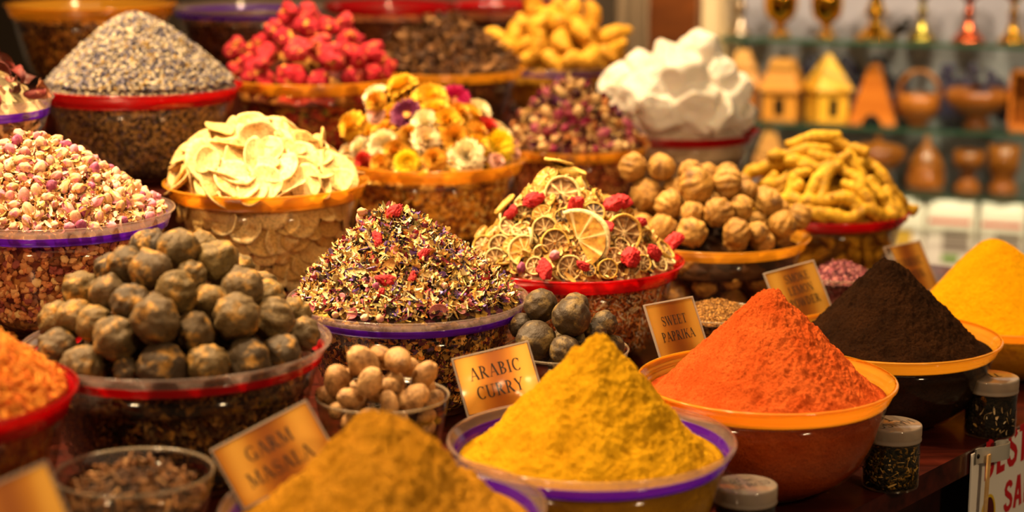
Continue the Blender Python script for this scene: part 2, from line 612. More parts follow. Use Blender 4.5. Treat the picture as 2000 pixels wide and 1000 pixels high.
def thick(prof, th):
    """outer wall up, inner wall back down: a shell with real thickness"""
    prof = np.asarray(prof, float)
    inner = prof.copy()
    inner[:, 0] = np.maximum(inner[:, 0] - th, 0)
    inner[prof[:, 1] == 0.0, 1] += th
    return np.concatenate([prof, inner[::-1]])
BOWLS = {}
class Bowl:
    def __init__(s, key, px, py, w, t, step, kind, band, label, peak=None, group=None):
        s.c, s.k = on_t(px, py, t)
        s.R = w * s.k / F_PX / 2
        s.base = Z0 + STEP[step] + 0.001
        s.H = s.c[2] - s.base
        s.kind, s.band, s.key, s.label = kind, band, key, label
        s.pk = np.zeros(2)
        s.h = 0.02
        if peak:
            p = CAM + ray(*peak) * s.k
            s.pk = np.array([p[0] - s.c[0], 0.0])
            s.h = p[2] - s.c[2]
        s.r0, s.zb, s.e, s.a = 0.90 * s.R, -0.004, 0.15, 1.0
        BOWLS[key] = s
        root = empty('glass_bowl' if kind == 'small' else 'display_bowl', (s.c[0], s.c[1], s.base))
        tag(root, label, 'bowl', group or 'plastic bowls of spices on the stepped counter')
        th = 0.0016 / s.R
        sc = np.array([s.R, s.H])
        if kind == 'small':
            rim = [(0.985, 1.0), (1.0, 1.01), (1.0, 1.03), (0.985, 1.035), (0.965, 1.02)]
            V, F = lathe(thick(PROF['small'], 0.03) * sc, 56)
            obj('bowl_body', mesh_data('bowl_body', V, F, M_GLASS), root)
            V, F = lathe(np.array(rim) * sc, 56)
            obj('rim', mesh_data('glass_rim', V, F, m_band('glass_rim', '#b8a890', '#e8e0d4', 0.6)), root)
        else:
            V, F = lathe(thick(PROF[kind], th) * sc, 80)
            obj('bowl_body', mesh_data('bowl_body', V, F, M_BOWL), root)
            pb = PROF[kind + '_band']
            if band in ('orange', 'red'):
                V, F = lathe(thick(pb, 0.012) * sc, 96)
                obj('rim', mesh_data('rim', V, F, BAND[band]), root)
            else:
                V, F = lathe(thick(pb[:5], 0.012) * sc, 96)
                obj('rim_band', mesh_data('rim_band', V, F, BAND[band.replace('lip', '')]), root)
                V, F = lathe(thick(pb[4:], 0.012) * sc, 96)
                obj('rim_lip', mesh_data('rim_lip', V, F, M_LIP), root)
        pr = np.array(PROF[kind] + (PROF[kind + '_band'][1:7] if kind != 'small' else []))
        s.wz, s.wr = pr[1:, 1] * s.H - s.H, pr[1:, 0] * s.R
        s.root = root
    def wall(s, z):                        # inner wall radius at height z (relative to the rim)
        return np.interp(z, s.wz, s.wr) - 0.0038
    def surf(s, x, y):
        """top of the heap, relative to the rim, at bowl-centred x, y"""
        q = np.stack([np.asarray(x, float), np.asarray(y, float)], -1) - s.pk
        d = np.linalg.norm(q, axis=-1) + 1e-9
        u = q / d[..., None]
        b = u @ s.pk
        L = -b + np.sqrt(np.maximum(b * b + s.r0 ** 2 - s.pk @ s.pk, 1e-9))
        rho = np.minimum(d / L, 1.0)
        e = s.e
        pr = 1 - (np.sqrt(rho ** 2 + e * e) - e) / (math.sqrt(1 + e * e) - e)
        return s.zb + (s.h - s.zb) * np.maximum(pr, 0) ** s.a
    def normal(s, x, y):
        d = 0.004
        gx = (s.surf(x + d, y) - s.surf(x - d, y)) / (2 * d)
        gy = (s.surf(x, y + d) - s.surf(x, y - d)) / (2 * d)
        n = np.array([-float(gx), -float(gy), 1.0])
        return n / np.linalg.norm(n)
    def fill(s, name, mat, label, cat, drop=0.0, amp=0.0, nscale=60.0, nr=40, nphi=96, shrink=0.0105, kind='stuff', ridges=0.0, octs=4, seed=3):
        a = np.linspace(0, 2 * math.pi, nphi, endpoint=False)
        tt = np.linspace(0, 1, nr + 1)[1:]
        rr = s.r0 * tt
        # rays run out from the peak to the heap's edge
        u = np.stack([np.cos(a), np.sin(a)], -1)
        b = u @ s.pk
        L = -b + np.sqrt(b * b + s.r0 ** 2 - s.pk @ s.pk)
        X = s.pk[0] + tt[:, None] * L[None] * u[:, 0]
        Y = s.pk[1] + tt[:, None] * L[None] * u[:, 1]
        Z = s.surf(X, Y)
        top = np.stack([X, Y, Z], -1).reshape(-1, 3)
        top = np.concatenate([[[s.pk[0], s.pk[1], s.h]], top])
        if amp:
            dz = amp * fbm(top, nscale, seed, octs, 0.6)
            if nr > 150:
                dz = dz + 0.0011 * vnoise(top, 260, seed + 31) + 0.0006 * vnoise(top, 520, seed + 32)
            if ridges:
                ang = np.arctan2(top[:, 1] - s.pk[1], top[:, 0] - s.pk[0])
                dd = np.linalg.norm(top[:, :2] - s.pk, axis=1) / s.r0
                dz = dz + ridges * np.clip(vnoise(np.stack([ang * 3.2, ang * 0, dd * 0.8], -1), 1.6, seed + 9), -1, 0.3) * np.minimum(dd * 2, 1)
            edge = np.concatenate([[1.0], np.repeat(np.clip((1 - tt) / 0.12, 0.25, 1), nphi)])
            top[:, 2] += dz * edge
        top[:, 2] -= drop
        lim = s.wall(np.minimum(top[:, 2], s.zb - drop)) - 0.0005
        rad = np.hypot(top[:, 0], top[:, 1])
        low = top[:, 2] < 0.0
        top[:, :2] *= np.where(low & (rad > lim), lim / np.maximum(rad, 1e-6), 1.0)[:, None]
        zs = np.concatenate([[s.zb - drop], np.linspace(s.zb - drop - 0.002, -s.H * 0.97, 14)])
        rs = np.maximum(s.wall(zs) - shrink, 0.02)
        rings = [np.stack([r * np.cos(a), r * np.sin(a), np.full(nphi, z)], -1) for r, z in zip(rs, zs)]
        side = np.concatenate(rings)
        V = np.concatenate([top, side, [[0, 0, -s.H * 0.97]]])
        F = [np.array([(0, 1 + j, 1 + (j + 1) % nphi) for j in range(nphi)])]
        F.append(grid_faces(nr + len(zs), nphi, True)[:, ::-1] + 1)
        lb = 1 + (nr + len(zs) - 1) * nphi
        F.append(np.array([(len(V) - 1, lb + (j + 1) % nphi, lb + j) for j in range(nphi)]))
        o = obj(name, mesh_data(name, V, np.concatenate(F), mat), None, s.c)
        tag(o, label, cat, None, kind)
        return o
    def hit(s, px, py, off):
        """where the line of sight through a pixel meets the heap (raised by off); returns bowl-centred point"""
        r = ray(px, py)
        ks = np.linspace(s.k - 1.25 * s.R, s.k + 1.1 * s.R, 260)
        P = CAM + r * ks[:, None] - s.c
        inside = np.hypot(P[:, 0], P[:, 1]) < s.r0 * 1.02
        g = P[:, 2] - (s.surf(P[:, 0], P[:, 1]) + off)
        ok = np.where(inside & (g <= 0))[0]
        if len(ok):
            return P[ok[0]]
        j = np.argmin(np.where(inside, g, 9))
        return P[j]
    def loose_wall(s, parent, name, templates, n, size, palette, weights, rng, spread=1.5, jit=0.18, inset=None, zhi=-0.15):
        """bits pressed against the clear wall on the side the front shows"""
        base = math.atan2(CAM[1] - s.c[1], CAM[0] - s.c[0])
        z = s.H * rng.uniform(-0.84, zhi, n)
        a = base + rng.uniform(-spread, spread, n)
        r = s.wall(z) - (min(0.0095, 0.0028 + 0.42 * size[1]) if inset is None else inset)
        pos = np.stack([r * np.cos(a), r * np.sin(a), z], 1)
        rot = np.array([tilted((math.cos(x), math.sin(x), -0.15), rng, jit) for x in a])
        cols = np.array([C(x) for x in palette])[rng.choice(len(palette), n, p=np.array(weights) / sum(weights))]
        cols[:, :3] *= rng.uniform(0.75, 1.2, (n, 1))
        cols[:, :3] *= 1.5  # wall bits lightened in colour to offset the shade there
        sc = rng.uniform(size[0], size[1], n)[:, None] * np.array([[1, 1, 0.35]])
        V, F, K = scatter(templates, rng.integers(0, len(templates), n), pos, rot, sc, np.clip(cols, 0, 1))
        o = obj(name, mesh_data(name, V, F, m_attr('loose_bits', 0.75), K), parent)
        o['kind'] = 'stuff'
    def sample(s, n_try, dmin, rng, rmax=0.97, facing=True, off=0.0, taken=(), rmin=0.0, lim=9999, back=-0.25):
        """spread points over the heap, no two closer than dmin"""
        pts = [np.asarray(p, float) for p in taken]
        nt = len(pts)
        out = []
        for _ in range(n_try):
            r = s.r0 * rmax * math.sqrt(rng.uniform(rmin, 1))
            a = rng.uniform(0, 6.2832)
            x, y = r * math.cos(a), r * math.sin(a)
            if facing and y > s.r0 * (0.15 - back) and r > 0.3 * s.r0:
                continue
            p = np.array([x, y, float(s.surf(x, y)) + off])
            if pts and np.min(np.linalg.norm(np.array(pts) - p, axis=1)) < dmin:
                continue
            pts.append(p)
            out.append(p)
            if len(out) >= lim:
                break
        return out
    def wall_points(s, n_try, dmin, rng, inset, zlo=-0.9, zhi=-0.22, spread=1.25):
        """points just inside the wall, on the side the front shows"""
        pts = []
        base = math.atan2(CAM[1] - s.c[1], CAM[0] - s.c[0])
        for _ in range(n_try):
            z = s.H * rng.uniform(zlo, zhi)
            a = base + rng.uniform(-spread, spread)
            r = float(s.wall(z)) - inset
            p = np.array([r * math.cos(a), r * math.sin(a), z])
            if pts and np.min(np.linalg.norm(np.array(pts) - p, axis=1)) < dmin:
                continue
            pts.append(p)
        return pts

B = Bowl
# front row of powders
B('garam', 748, 985, 640, 1.19, 0, 'round', 'purple', 'purple rimmed clear bowl of ochre garam masala powder at the front', (748, 792))
B('curry', 1155, 855, 566, 1.18, 0, 'round', 'purple', 'purple rimmed clear bowl of yellow curry powder in the front row', (1166, 648))
B('paprika', 1497, 738, 507, 1.17, 0, 'round', 'orange', 'orange rimmed clear bowl of red-orange paprika powder', (1500, 556))
B('lemon', 1738, 655, 432, 1.195, 0, 'round', 'orange', 'orange rimmed clear bowl of dark brown smoked lemon powder', (1727, 498))
B('yellow', 1962, 607, 418, 1.19, 0, 'round', 'orange', 'orange rimmed clear bowl of bright yellow powder at the far end of the front row', (1932, 461))
# second row
B('safflower', -158, 762, 610, 1.60, 1, 'taper', 'red', 'red rimmed clear bowl heaped with orange shreds above the clove bowl', (-170, 600))
B('blacklime', 346, 664, 603, 1.60, 1, 'taper', 'redlip', 'wide red rimmed clear bowl heaped with black dried limes', (345, 500))
B('petals', 797, 578, 473, 1.60, 1, 'taper', 'purple', 'purple rimmed clear bowl of mixed flower petal tea', (765, 405))
B('citrus', 1121, 506, 432, 1.60, 1, 'taper', 'red', 'red rimmed clear bowl of dried citrus slices and red berries', (1085, 340))
B('palelime', 1398, 458, 370, 1.60, 1, 'taper', 'orange', 'orange rimmed clear bowl of pale brown dried limes', (1385, 355))
B('finger', 1608, 408, 336, 1.60, 1, 'taper', 'red', 'red rimmed clear bowl of yellow turmeric fingers', (1605, 272))
# third row
B('rosebud', 112, 408, 456, 2.04, 2, 'taper', 'purple', 'purple rimmed clear bowl of pink dried rosebuds', (60, 265))
B('slices', 520, 352, 402, 2.04, 2, 'taper', 'orange', 'orange rimmed clear bowl of cream coloured dried slices', (510, 250))
B('straw', 846, 308, 366, 2.04, 2, 'taper', 'orange', 'orange rimmed clear bowl of yellow dried strawflowers', (850, 190))
B('rosemix', 1120, 280, 302, 2.04, 2, 'taper', 'orange', 'orange rimmed clear bowl of dark pink and straw rose petals', (1110, 155))
B('salt', 1328, 252, 312, 2.04, 2, 'taper', 'red', 'red rimmed clear bowl of white salt rocks', (1330, 110))
# fourth row
B('hibiscus', -62, 190, 328, 2.30, 3, 'taper', 'purple', 'purple rimmed clear bowl of dark red dried calyces cut by the photo edge', (-30, 110))
B('lavender', 275, 166, 396, 2.40, 3, 'taper', 'red', 'red rimmed clear bowl of grey lavender buds', (266, 28))
B('redberry', 612, 148, 340, 2.40, 3, 'taper', 'orange', 'orange rimmed clear bowl of big red dried berries', (600, 40))
B('bark', 872, 131, 312, 2.40, 3, 'taper', 'orange', 'orange rimmed clear bowl of dark brown bark curls', (860, 38))
B('knob', 1090, 124, 270, 2.40, 3, 'taper', 'purple', 'purple rimmed clear bowl of round yellow turmeric roots', (1080, 30))
# top row, cut by the photo's upper edge
B('topa', 178, 6, 334, 2.80, 4, 'taper', 'orange', 'orange rimmed bowl of brown herb behind the lavender')
B('topb', 484, 10, 300, 2.80, 4, 'taper', 'purple', 'purple rimmed bowl of dark brown bits behind the red berries')
B('topc', 760, 7, 262, 2.80, 4, 'taper', 'red', 'red rimmed bowl between the berry and bark bowls, on the top step')
B('topd', 974, 7, 216, 2.80, 4, 'taper', 'red', 'red rimmed bowl at the end of the top step behind the turmeric roots')
# small glass bowls between the first two rows
SG = 'small glass bowls between the first two rows'
B('cloves', 262, 925, 312, 1.385, 1, 'small', '', 'small glass bowl of brown cloves in the lower corner', (262, 905), SG)
B('nutmeg', 747, 775, 263, 1.395, 1, 'small', '', 'small glass bowl of nutmegs behind the garam masala', (752, 715), SG)
B('smalllime', 1107, 683, 245, 1.395, 1, 'small', '', 'small glass bowl of smooth black limes behind the curry powder', (1110, 620), SG)
B('seed', 1402, 612, 186, 1.395, 1, 'small', '', 'small glass bowl of brown seeds behind the paprika', (1402, 588), SG)
B('pink', 1642, 538, 150, 1.395, 1, 'small', '', 'small glass bowl of pink crumbs behind the dark lemon powder', (1642, 510), SG)
for k_, b_ in BOWLS.items():
    print('BOWL %-10s s=%.3f t=%.3f R=%.3f H=%.3f z=%.3f h=%.3f' % (k_, b_.c[:2] @ SD, b_.c[:2] @ TD, b_.R, b_.H, b_.c[2], b_.h))

# ------------------------------------------------------------------ powders and loose fillings
b = BOWLS
def setp(key, e=0.15, a=1.0, r0=0.90, zb=-0.004):
    q = b[key]
    q.e, q.a, q.r0, q.zb = e, a, r0 * q.R, zb
setp('garam', 0.16, 1.12, 0.87, -0.02)
setp('curry', 0.15, 1.12, 0.87, -0.020)
setp('paprika', 0.07, 1.0, 0.865, -0.019)
setp('lemon', 0.08, 1.0, 0.865, -0.017)
setp('yellow', 0.20, 1.0, 0.88, -0.014)
M_GARAM = m_powder('ochre_powder', '#eca62e', '#d0901e', '#ae7412', 330)
M_CURRY = m_powder('yellow_curry_powder', '#f4b61a', '#dfa214', '#c48a0c', 330)
M_PAPRIKA = m_powder('red_orange_powder', '#e66a2c', '#d2561e', '#b64614', 360)
M_LEMON = m_powder('dark_brown_powder', '#341c09', '#241205', '#0e0502', 330)
M_YELLOW = m_powder('bright_yellow_powder', '#ffb806', '#f8aa04', '#e09404', 330)
b['garam'].fill('masala_powder', M_GARAM, 'ochre garam masala powder heaped to a blunt tip', 'spice powder', amp=0.0075, nscale=40, nr=160, nphi=340, ridges=0.004, octs=5, seed=5, shrink=0.0)
b['curry'].fill('curry_powder', M_CURRY, 'bright mustard-yellow curry powder heaped to a peak', 'spice powder', amp=0.0046, nscale=55, nr=210, nphi=480, ridges=0.004, octs=5, seed=11, shrink=0.0)
b['paprika'].fill('paprika_powder', M_PAPRIKA, 'red-orange paprika powder heaped to a sharp peak', 'spice powder', amp=0.0034, nscale=80, nr=210, nphi=480, ridges=0.002, octs=5, seed=17, shrink=0.0)
b['lemon'].fill('lemon_powder', M_LEMON, 'dark brown smoked lemon powder heaped to a peak', 'spice powder', amp=0.0030, nscale=90, nr=210, nphi=460, ridges=0.002, octs=5, seed=23, shrink=0.0)
b['yellow'].fill('turmeric_powder', M_YELLOW, 'smooth bright yellow powder heaped to a rounded peak', 'spice powder', amp=0.0006, nscale=90, nr=90, nphi=220, ridges=0.004, octs=3, seed=29, shrink=0.0)

setp('safflower', 0.6, 1, 0.93, -0.004)
setp('blacklime', 0.45, 1.0, 0.90, -0.024)
setp('petals', 0.16, 0.86, 0.93, -0.006)
setp('citrus', 0.20, 0.9, 0.93, -0.008)
setp('palelime', 0.45, 0.9, 0.90, -0.02)
setp('finger', 0.16, 0.9, 0.92, -0.01)
setp('rosebud', 0.30, 0.95, 0.93, -0.012)
setp('slices', 0.30, 0.85, 0.93, -0.012)
setp('straw', 0.45, 0.75, 0.92, -0.022)
setp('rosemix', 0.20, 0.9, 0.93, -0.008)
setp('salt', 0.5, 0.8, 0.90, -0.02)
setp('hibiscus', 0.3, 1, 0.92, -0.01)
setp('lavender', 0.28, 0.95, 0.94, -0.002)
setp('redberry', 0.30, 0.9, 0.92, -0.02)
setp('bark', 0.35, 0.8, 0.93, -0.008)
setp('knob', 0.35, 0.75, 0.92, -0.015)
for k_ in ('topa', 'topb', 'topc', 'topd'):
    setp(k_, 0.4, 1, 0.90, -0.030)
    b[k_].h = -0.018
setp('cloves', 0.8, 1, 0.92, -0.026)
setp('nutmeg', 0.5, 1, 0.90, -0.02)
setp('smalllime', 0.5, 1, 0.88, -0.03)
setp('seed', 0.5, 1, 0.94, -0.006)
setp('pink', 0.5, 1, 0.94, -0.006)

F_SAFF = m_bits('orange_shreds', ['#e07a1c', '#c85a10', '#f09a38', '#a8480c'], 130, (1, 1, 0.4))
F_BL = m_bits('dark_crumbs', ['#2a1a0c', '#4a3216', '#1a1008', '#6a4a1c', '#3a2410'], 110)
F_PET = m_bits('petal_mix', ['#2c1a10', '#8a6a2c', '#4a1c28', '#b08a3c', '#1a100a', '#6a4a24', '#5a2c4a'], 110, (1, 1, 1.6))
F_CIT = m_bits('pale_shreds', ['#b0703a', '#d8b088', '#8a4014', '#e0c4a0', '#5a2408', '#c48a50'], 120, (0.6, 0.6, 1.5))
F_PALE = m_bits('dark_gap', ['#2a1606', '#3c220a', '#1c0e04'], 40)  # dark colour stands in for shade between the pale limes
F_FING = m_bits('finger_gap', ['#8a6008', '#6a4806', '#a87a10'], 40, (0.5, 0.5, 1.5))
F_BUD = m_bits('bud_mix', ['#c08a50', '#8a4a3c', '#d8b080', '#6a2c2c', '#a86a3c'], 75)
F_SLI = m_bits('slice_gap', ['#c8944a', '#a8702c', '#d8ac64'], 40, (1, 1, 1.5))  # darker ochre stands in for shade between the slices
F_STR = m_bits('flower_mix', ['#b88420', '#8a5a14', '#d8b060', '#7a3c14', '#c89a3c', '#5a3010'], 70)
F_RM = m_bits('rose_mix', ['#8a4a2c', '#c89a5c', '#5a1c24', '#3a1814', '#a87040', '#6a3a3c'], 85)
F_SALT = m_bits('salt_bits', ['#c8b8a4', '#b8a48e', '#d4c4b0'], 30)
F_HIB = m_bits('calyx_bits', ['#b09a70', '#8a7448', '#c8b48c', '#6a4a30'], 45, (1, 1, 0.5))
F_LAV = m_bits('lavender_bits', ['#8a7a64', '#5a4a48', '#b0a080', '#746a78', '#463a34'], 260, (1, 1, 1.5))
F_RB = m_bits('berry_gap', ['#7a1c14', '#a83424', '#5a2a10', '#8a5a20', '#44100c'], 30)
F_BARK = m_bits('bark_bits', ['#2a1408', '#4a2810', '#1a0c06', '#6a4420'], 60)
F_KNOB = m_bits('knob_gap', ['#a87a1c', '#8a5c10', '#c89a34'], 30)
F_TOPA = m_bits('herb_bits', ['#6a3c0c', '#3c1e06', '#8a5a1c', '#241004', '#a8702c'], 90, (1, 1, 1.8))
F_TOPB = m_bits('dark_bits', ['#3a1c0c', '#241208', '#5a3414', '#4a2c2c'], 70)
F_TOPC = m_bits('reddish_bits', ['#5a2410', '#3a160a', '#7a4420'], 60)
F_CLV = m_bits('clove_gap', ['#3a2210', '#241408', '#5a3a1c'], 90)
F_SEED = m_bits('brown_seeds', ['#8a5c22', '#6e4616', '#a87a38', '#54340e'], 420)
F_PINK = m_bits('pink_crumbs', ['#9a5058', '#6a3440', '#b87874', '#44222a', '#8a4850'], 260)
b['safflower'].fill('orange_shreds', F_SAFF, 'orange shreds heaped in the red rimmed bowl cut by the photo edge', 'shredded spice', amp=0.004, nscale=90)
b['blacklime'].fill('dark_crumbs', F_BL, 'dark brown crumbs filling the bowl under the black limes', 'crumbs', drop=0.026, amp=0.004, nscale=60)
b['petals'].fill('petal_mix', F_PET, 'petal and herb tea filling the purple rimmed bowl below its heap', 'flower tea', drop=0.004, amp=0.003)
b['citrus'].fill('pale_shreds', F_CIT, 'pale and orange shreds filling the bowl under the citrus slices', 'shredded peel', drop=0.008, amp=0.004)
b['palelime'].fill('lime_gap_core', F_PALE, 'dark core between the pale limes, coloured for shaded gaps', 'crumbs', drop=0.030, amp=0.003, shrink=0.034)
b['finger'].fill('turmeric_bits', F_FING, 'yellow-brown bits between the turmeric fingers', 'crumbs', drop=0.014, amp=0.003, shrink=0.016)
b['rosebud'].fill('bud_mix', F_BUD, 'rosebuds filling the purple rimmed bowl below the top layer', 'rosebuds', drop=0.010, amp=0.003)
b['slices'].fill('slice_gap_core', F_SLI, 'darker ochre core between the cream slices, coloured for shaded gaps', 'crumbs', drop=0.014, amp=0.003, shrink=0.016)
b['straw'].fill('flower_mix', F_STR, 'yellow flower heads filling the bowl below the top layer', 'flowers', drop=0.012, amp=0.005)
b['rosemix'].fill('rose_mix', F_RM, 'rose petals filling the orange rimmed bowl below the top layer', 'rose petals', drop=0.006, amp=0.003)
b['salt'].fill('salt_grit', F_SALT, 'salt grit filling the bowl under the white rocks', 'salt', drop=0.03, amp=0.004)
b['hibiscus'].fill('calyx_bits', F_HIB, 'beige broken bits filling the bowl below the dark red calyces', 'dried flowers', drop=0.01, amp=0.004)
b['lavender'].fill('lavender_bits', F_LAV, 'lavender filling the red rimmed bowl below its heap', 'lavender', drop=0.002, amp=0.002)
b['redberry'].fill('berry_bits', F_RB, 'broken berries filling the bowl below the big red ones', 'dried berries', drop=0.022, amp=0.004)
b['bark'].fill('bark_bits', F_BARK, 'small dark bark bits filling the bowl below the curls', 'bark', drop=0.008, amp=0.004)
b['knob'].fill('root_bits', F_KNOB, 'root bits filling the bowl below the yellow turmeric roots', 'root bits', drop=0.022, amp=0.003)
b['topa'].fill('herb_bits', F_TOPA, 'brown dried herb filling the top bowl behind the lavender', 'dried herb', amp=0.003)
b['topb'].fill('dark_bits', F_TOPB, 'dark brown bits filling the purple rimmed top bowl', 'dried herb', amp=0.003)
b['topc'].fill('reddish_bits', F_TOPC, 'reddish brown bits filling the top bowl behind the berries', 'dried herb', amp=0.003)
b['topd'].fill('russet_bits', F_TOPC, 'russet bits filling the last bowl of the top step', 'dried herb', amp=0.003)
b['cloves'].fill('clove_bits', F_CLV, 'clove crumbs filling the small glass bowl below the cloves', 'crumbs', drop=0.006, amp=0.003)
b['seed'].fill('brown_seeds', F_SEED, 'fine brown seeds heaped in a small glass bowl', 'seeds', amp=0.0015, nscale=200)
b['pink'].fill('pink_crumbs', F_PINK, 'pink and dark crumbs heaped in a small glass bowl', 'crumbs', amp=0.0015, nscale=200)

# ------------------------------------------------------------------ kinds of heap items (unit size meshes)
ICO2, ICO3, ICO4 = ico(2), ico(3), ico(5)
def lime_mesh(name, mat, seed, ridge=0.035, lumps=0.07, nip=0.12, squash=0.93, hole=False, fine=0.012):
    V, F = ICO4
    D = V.copy()
    phi = np.arctan2(D[:, 1], D[:, 0])
    sth = np.hypot(D[:, 0], D[:, 1])
    r = 1 + ridge * np.cos((8 + seed % 3) * phi + 2 * vnoise(D, 1.4, seed)) * sth ** 2
    r += lumps * fbm(D, 1.3, seed + 5, 3) + fine * vnoise(D, 9, seed + 8)
    r += nip * np.exp(-((1 - D[:, 2]) / 0.025))
    if hole:
        r -= 0.22 * np.exp(-((1 - D[:, 2]) / 0.03) ** 2) * 1.6
    r -= 0.10 * np.exp(-((1 + D[:, 2]) / 0.04))
    V = D * r[:, None] * [1, 1, squash]
    return mesh_data(name, V, F, mat)
def berry_mesh(name, mat, seed, bumps=0.10, stretch=(1, 0.9, 0.8)):
    V, F = ICO4
    r = 0.95 + 0.26 * fbm(V, 1.2, seed, 2) + bumps * np.abs(vnoise(V, 3.2, seed + 3)) + 0.07 * vnoise(V, 7, seed + 7)
    r -= 0.25 * np.exp(-((1 - V[:, 2]) / 0.05))
    return mesh_data(name, V * r[:, None] * stretch, F, mat)
def nutmeg_mesh(name, mat, seed):
    V, F = ICO4
    r = 1 + 0.05 * fbm(V, 1.3, seed, 3) + 0.012 * vnoise(V * [1, 1, 0.3], 11, seed + 2) - 0.08 * np.exp(-((1 - V[:, 2]) / 0.03))
    return mesh_data(name, V * r[:, None] * [0.74, 0.72, 1.06], F, mat)
def rock_mesh(name, mat, seed):
    rng = np.random.default_rng(seed)
    V, F = ICO4
    V = V * rng.uniform(0.8, 1.25, 3)
    for _ in range(16):
        nrm = rng.normal(size=3)
        nrm /= np.linalg.norm(nrm)
        d = rng.uniform(0.58, 0.95)
        ex = np.maximum(V @ nrm - d, 0)
        V = V - ex[:, None] * nrm
    V = V * (1 + 0.09 * fbm(V, 1.5, seed, 4, 0.6))[:, None]
    return mesh_data(name, V, F, mat)
def finger_mesh(name, mat, seed):
    rng = np.random.default_rng(seed)
    n = 26
    u = np.linspace(-1, 1, n)
    bend = rng.uniform(-0.22, 0.22)
    P = np.stack([u, bend * (1 - u ** 2) + 0.04 * np.sin(u * 4 + seed), 0.05 * np.sin(3 * u + seed)], 1)
    rad = 0.20 * (1 - 0.30 * np.abs(u) ** 3) * (1 + 0.035 * np.sin(u * 17 + seed) + 0.09 * np.sin(u * 4.1 + seed))
    rad[[0, -1]] *= 0.62
    V, F = tube(P, rad, 14)
    V = V + 0.02 * fbm(V, 4, seed, 2)[:, None] * [0, 1, 1]
    return mesh_data(name, V, F, mat)
def knob_mesh(name, mat, seed):
    rng = np.random.default_rng(seed)
    V, F = ICO4
    V = V * [rng.uniform(1.1, 1.95), rng.uniform(0.75, 0.95), rng.uniform(0.75, 0.95)]
    V = V + np.outer(0.18 * (V[:, 0] ** 2), [0, 1, 0.3])
    r = 1 + 0.12 * fbm(V, 1.3, seed, 2) + 0.02 * np.sin(V[:, 0] * 14)
    return mesh_data(name, V * r[:, None], F, mat)
def slice_geo(seed, curl=0.22, thick_=0.045, tip=0.25, rim=0.07):
    """a dried, curled slice: raised edge, two faces and a rim"""
    rng = np.random.default_rng(seed)
    nr, na = 7, 30
    a = np.linspace(0, 2 * math.pi, na, endpoint=False)
    asp = rng.uniform(0.62, 0.95)
    out = np.stack([np.cos(a) * (1 + tip * np.exp(-(((a + math.pi) % (2 * math.pi) - math.pi) / 0.45) ** 2)), asp * np.sin(a)], 1)
    out *= (1 + 0.06 * vnoise(np.stack([np.cos(a), np.sin(a), a * 0], 1), 2.0, seed))[:, None]
    rho = np.linspace(0.02, 1, nr)
    P = (rho[:, None, None] * out[None]).reshape(-1, 2)
    Rr = np.repeat(rho, na)
    c1, c2 = rng.uniform(-curl, curl), rng.uniform(0, curl)
    z = c2 * P[:, 1] ** 2 + c1 * P[:, 0] ** 2 + rim * Rr ** 5 + 0.05 * fbm(np.concatenate([P, np.zeros((len(P), 1))], 1), 1.6, seed + 3, 2)
    top = np.concatenate([P, z[:, None]], 1)
    bot = np.concatenate([P * 0.985, (z - thick_ - rim * 0.4 * Rr ** 5)[:, None]], 1)
    F1 = grid_faces(nr, na, True)
    nV = nr * na
    rimF = []
    for j in range(na):
        p, q = (nr - 1) * na + j, (nr - 1) * na + (j + 1) % na
        rimF += [(p, q + nV, q), (p, p + nV, q + nV)]
    capT = [(0, j, j + 1) for j in range(1, na - 1)]
    capB = [(nV, nV + j + 1, nV + j) for j in range(1, na - 1)]
    F = np.concatenate([F1[:, ::-1], F1 + nV, np.array(rimF), np.array(capT), np.array(capB)])
    return np.concatenate([top, bot]), F
def citrus_parts(seed, half=False, thick_=0.30, segs=9):
    """rind ring, flesh disc with pith spokes; unit radius"""
    rng = np.random.default_rng(seed)
    a0, a1 = (0, math.pi) if half else (0, 2 * math.pi)
    na = 48
    a = np.linspace(a0, a1, na, endpoint=half)
    warp = lambda P: P + np.stack([0 * P[:, 0], 0 * P[:, 0], 0.16 * P[:, 0] ** 2 * rng.uniform(-1, 1) + 0.05 * vnoise(P, 1.5, seed)], 1)
    wob = 1 + 0.04 * vnoise(np.stack([np.cos(a), np.sin(a), 0 * a], 1), 1.6, seed)
    prof = [(0.86, -0.5), (1.0, -0.44), (1.02, 0.0), (1.0, 0.44), (0.95, 0.52), (0.86, 0.46)]
    V = np.concatenate([np.stack([r * wob * np.cos(a), r * wob * np.sin(a), np.full(na, z * thick_)], 1) for r, z in prof])
    F = grid_faces(len(prof), na, not half, True)
    rind = (warp(V), F)
    fl = []
    rho = np.linspace(0.03, 0.87, 9)
    G = np.concatenate([np.stack([r * wob * np.cos(a), r * wob * np.sin(a), 0 * a], 1) for r in rho])
    ang = np.tile(a, len(rho))
    rr = np.repeat(rho, na)
    seg = np.abs(((ang * segs / (2 * math.pi) + 0.3) % 1.0) - 0.5) * 2          # 1 at a spoke
    dip = -0.16 * thick_ * (1 - seg ** 3) * np.clip(rr * 2, 0, 1) * (0.6 + 0.6 * (vnoise(np.stack([np.cos(ang) * 2, np.sin(ang) * 2, rr * 6], 1), 2, seed)))
    top, bot = G.copy(), G.copy()
    top[:, 2] = 0.40 * thick_ + 2.2 * dip
    bot[:, 2] = -0.40 * thick_ - 2.2 * dip
    F1 = grid_faces(len(rho), na, not half)
    V = np.concatenate([top, bot])
    F = np.concatenate([F1[:, ::-1], F1 + len(top)])
    spoke = np.clip((seg - 0.80) / 0.14, 0, 1)
    spoke = np.maximum(spoke, np.clip((0.16 - rr) / 0.06, 0, 1))
    return rind, (warp(V), F), np.concatenate([spoke, spoke])
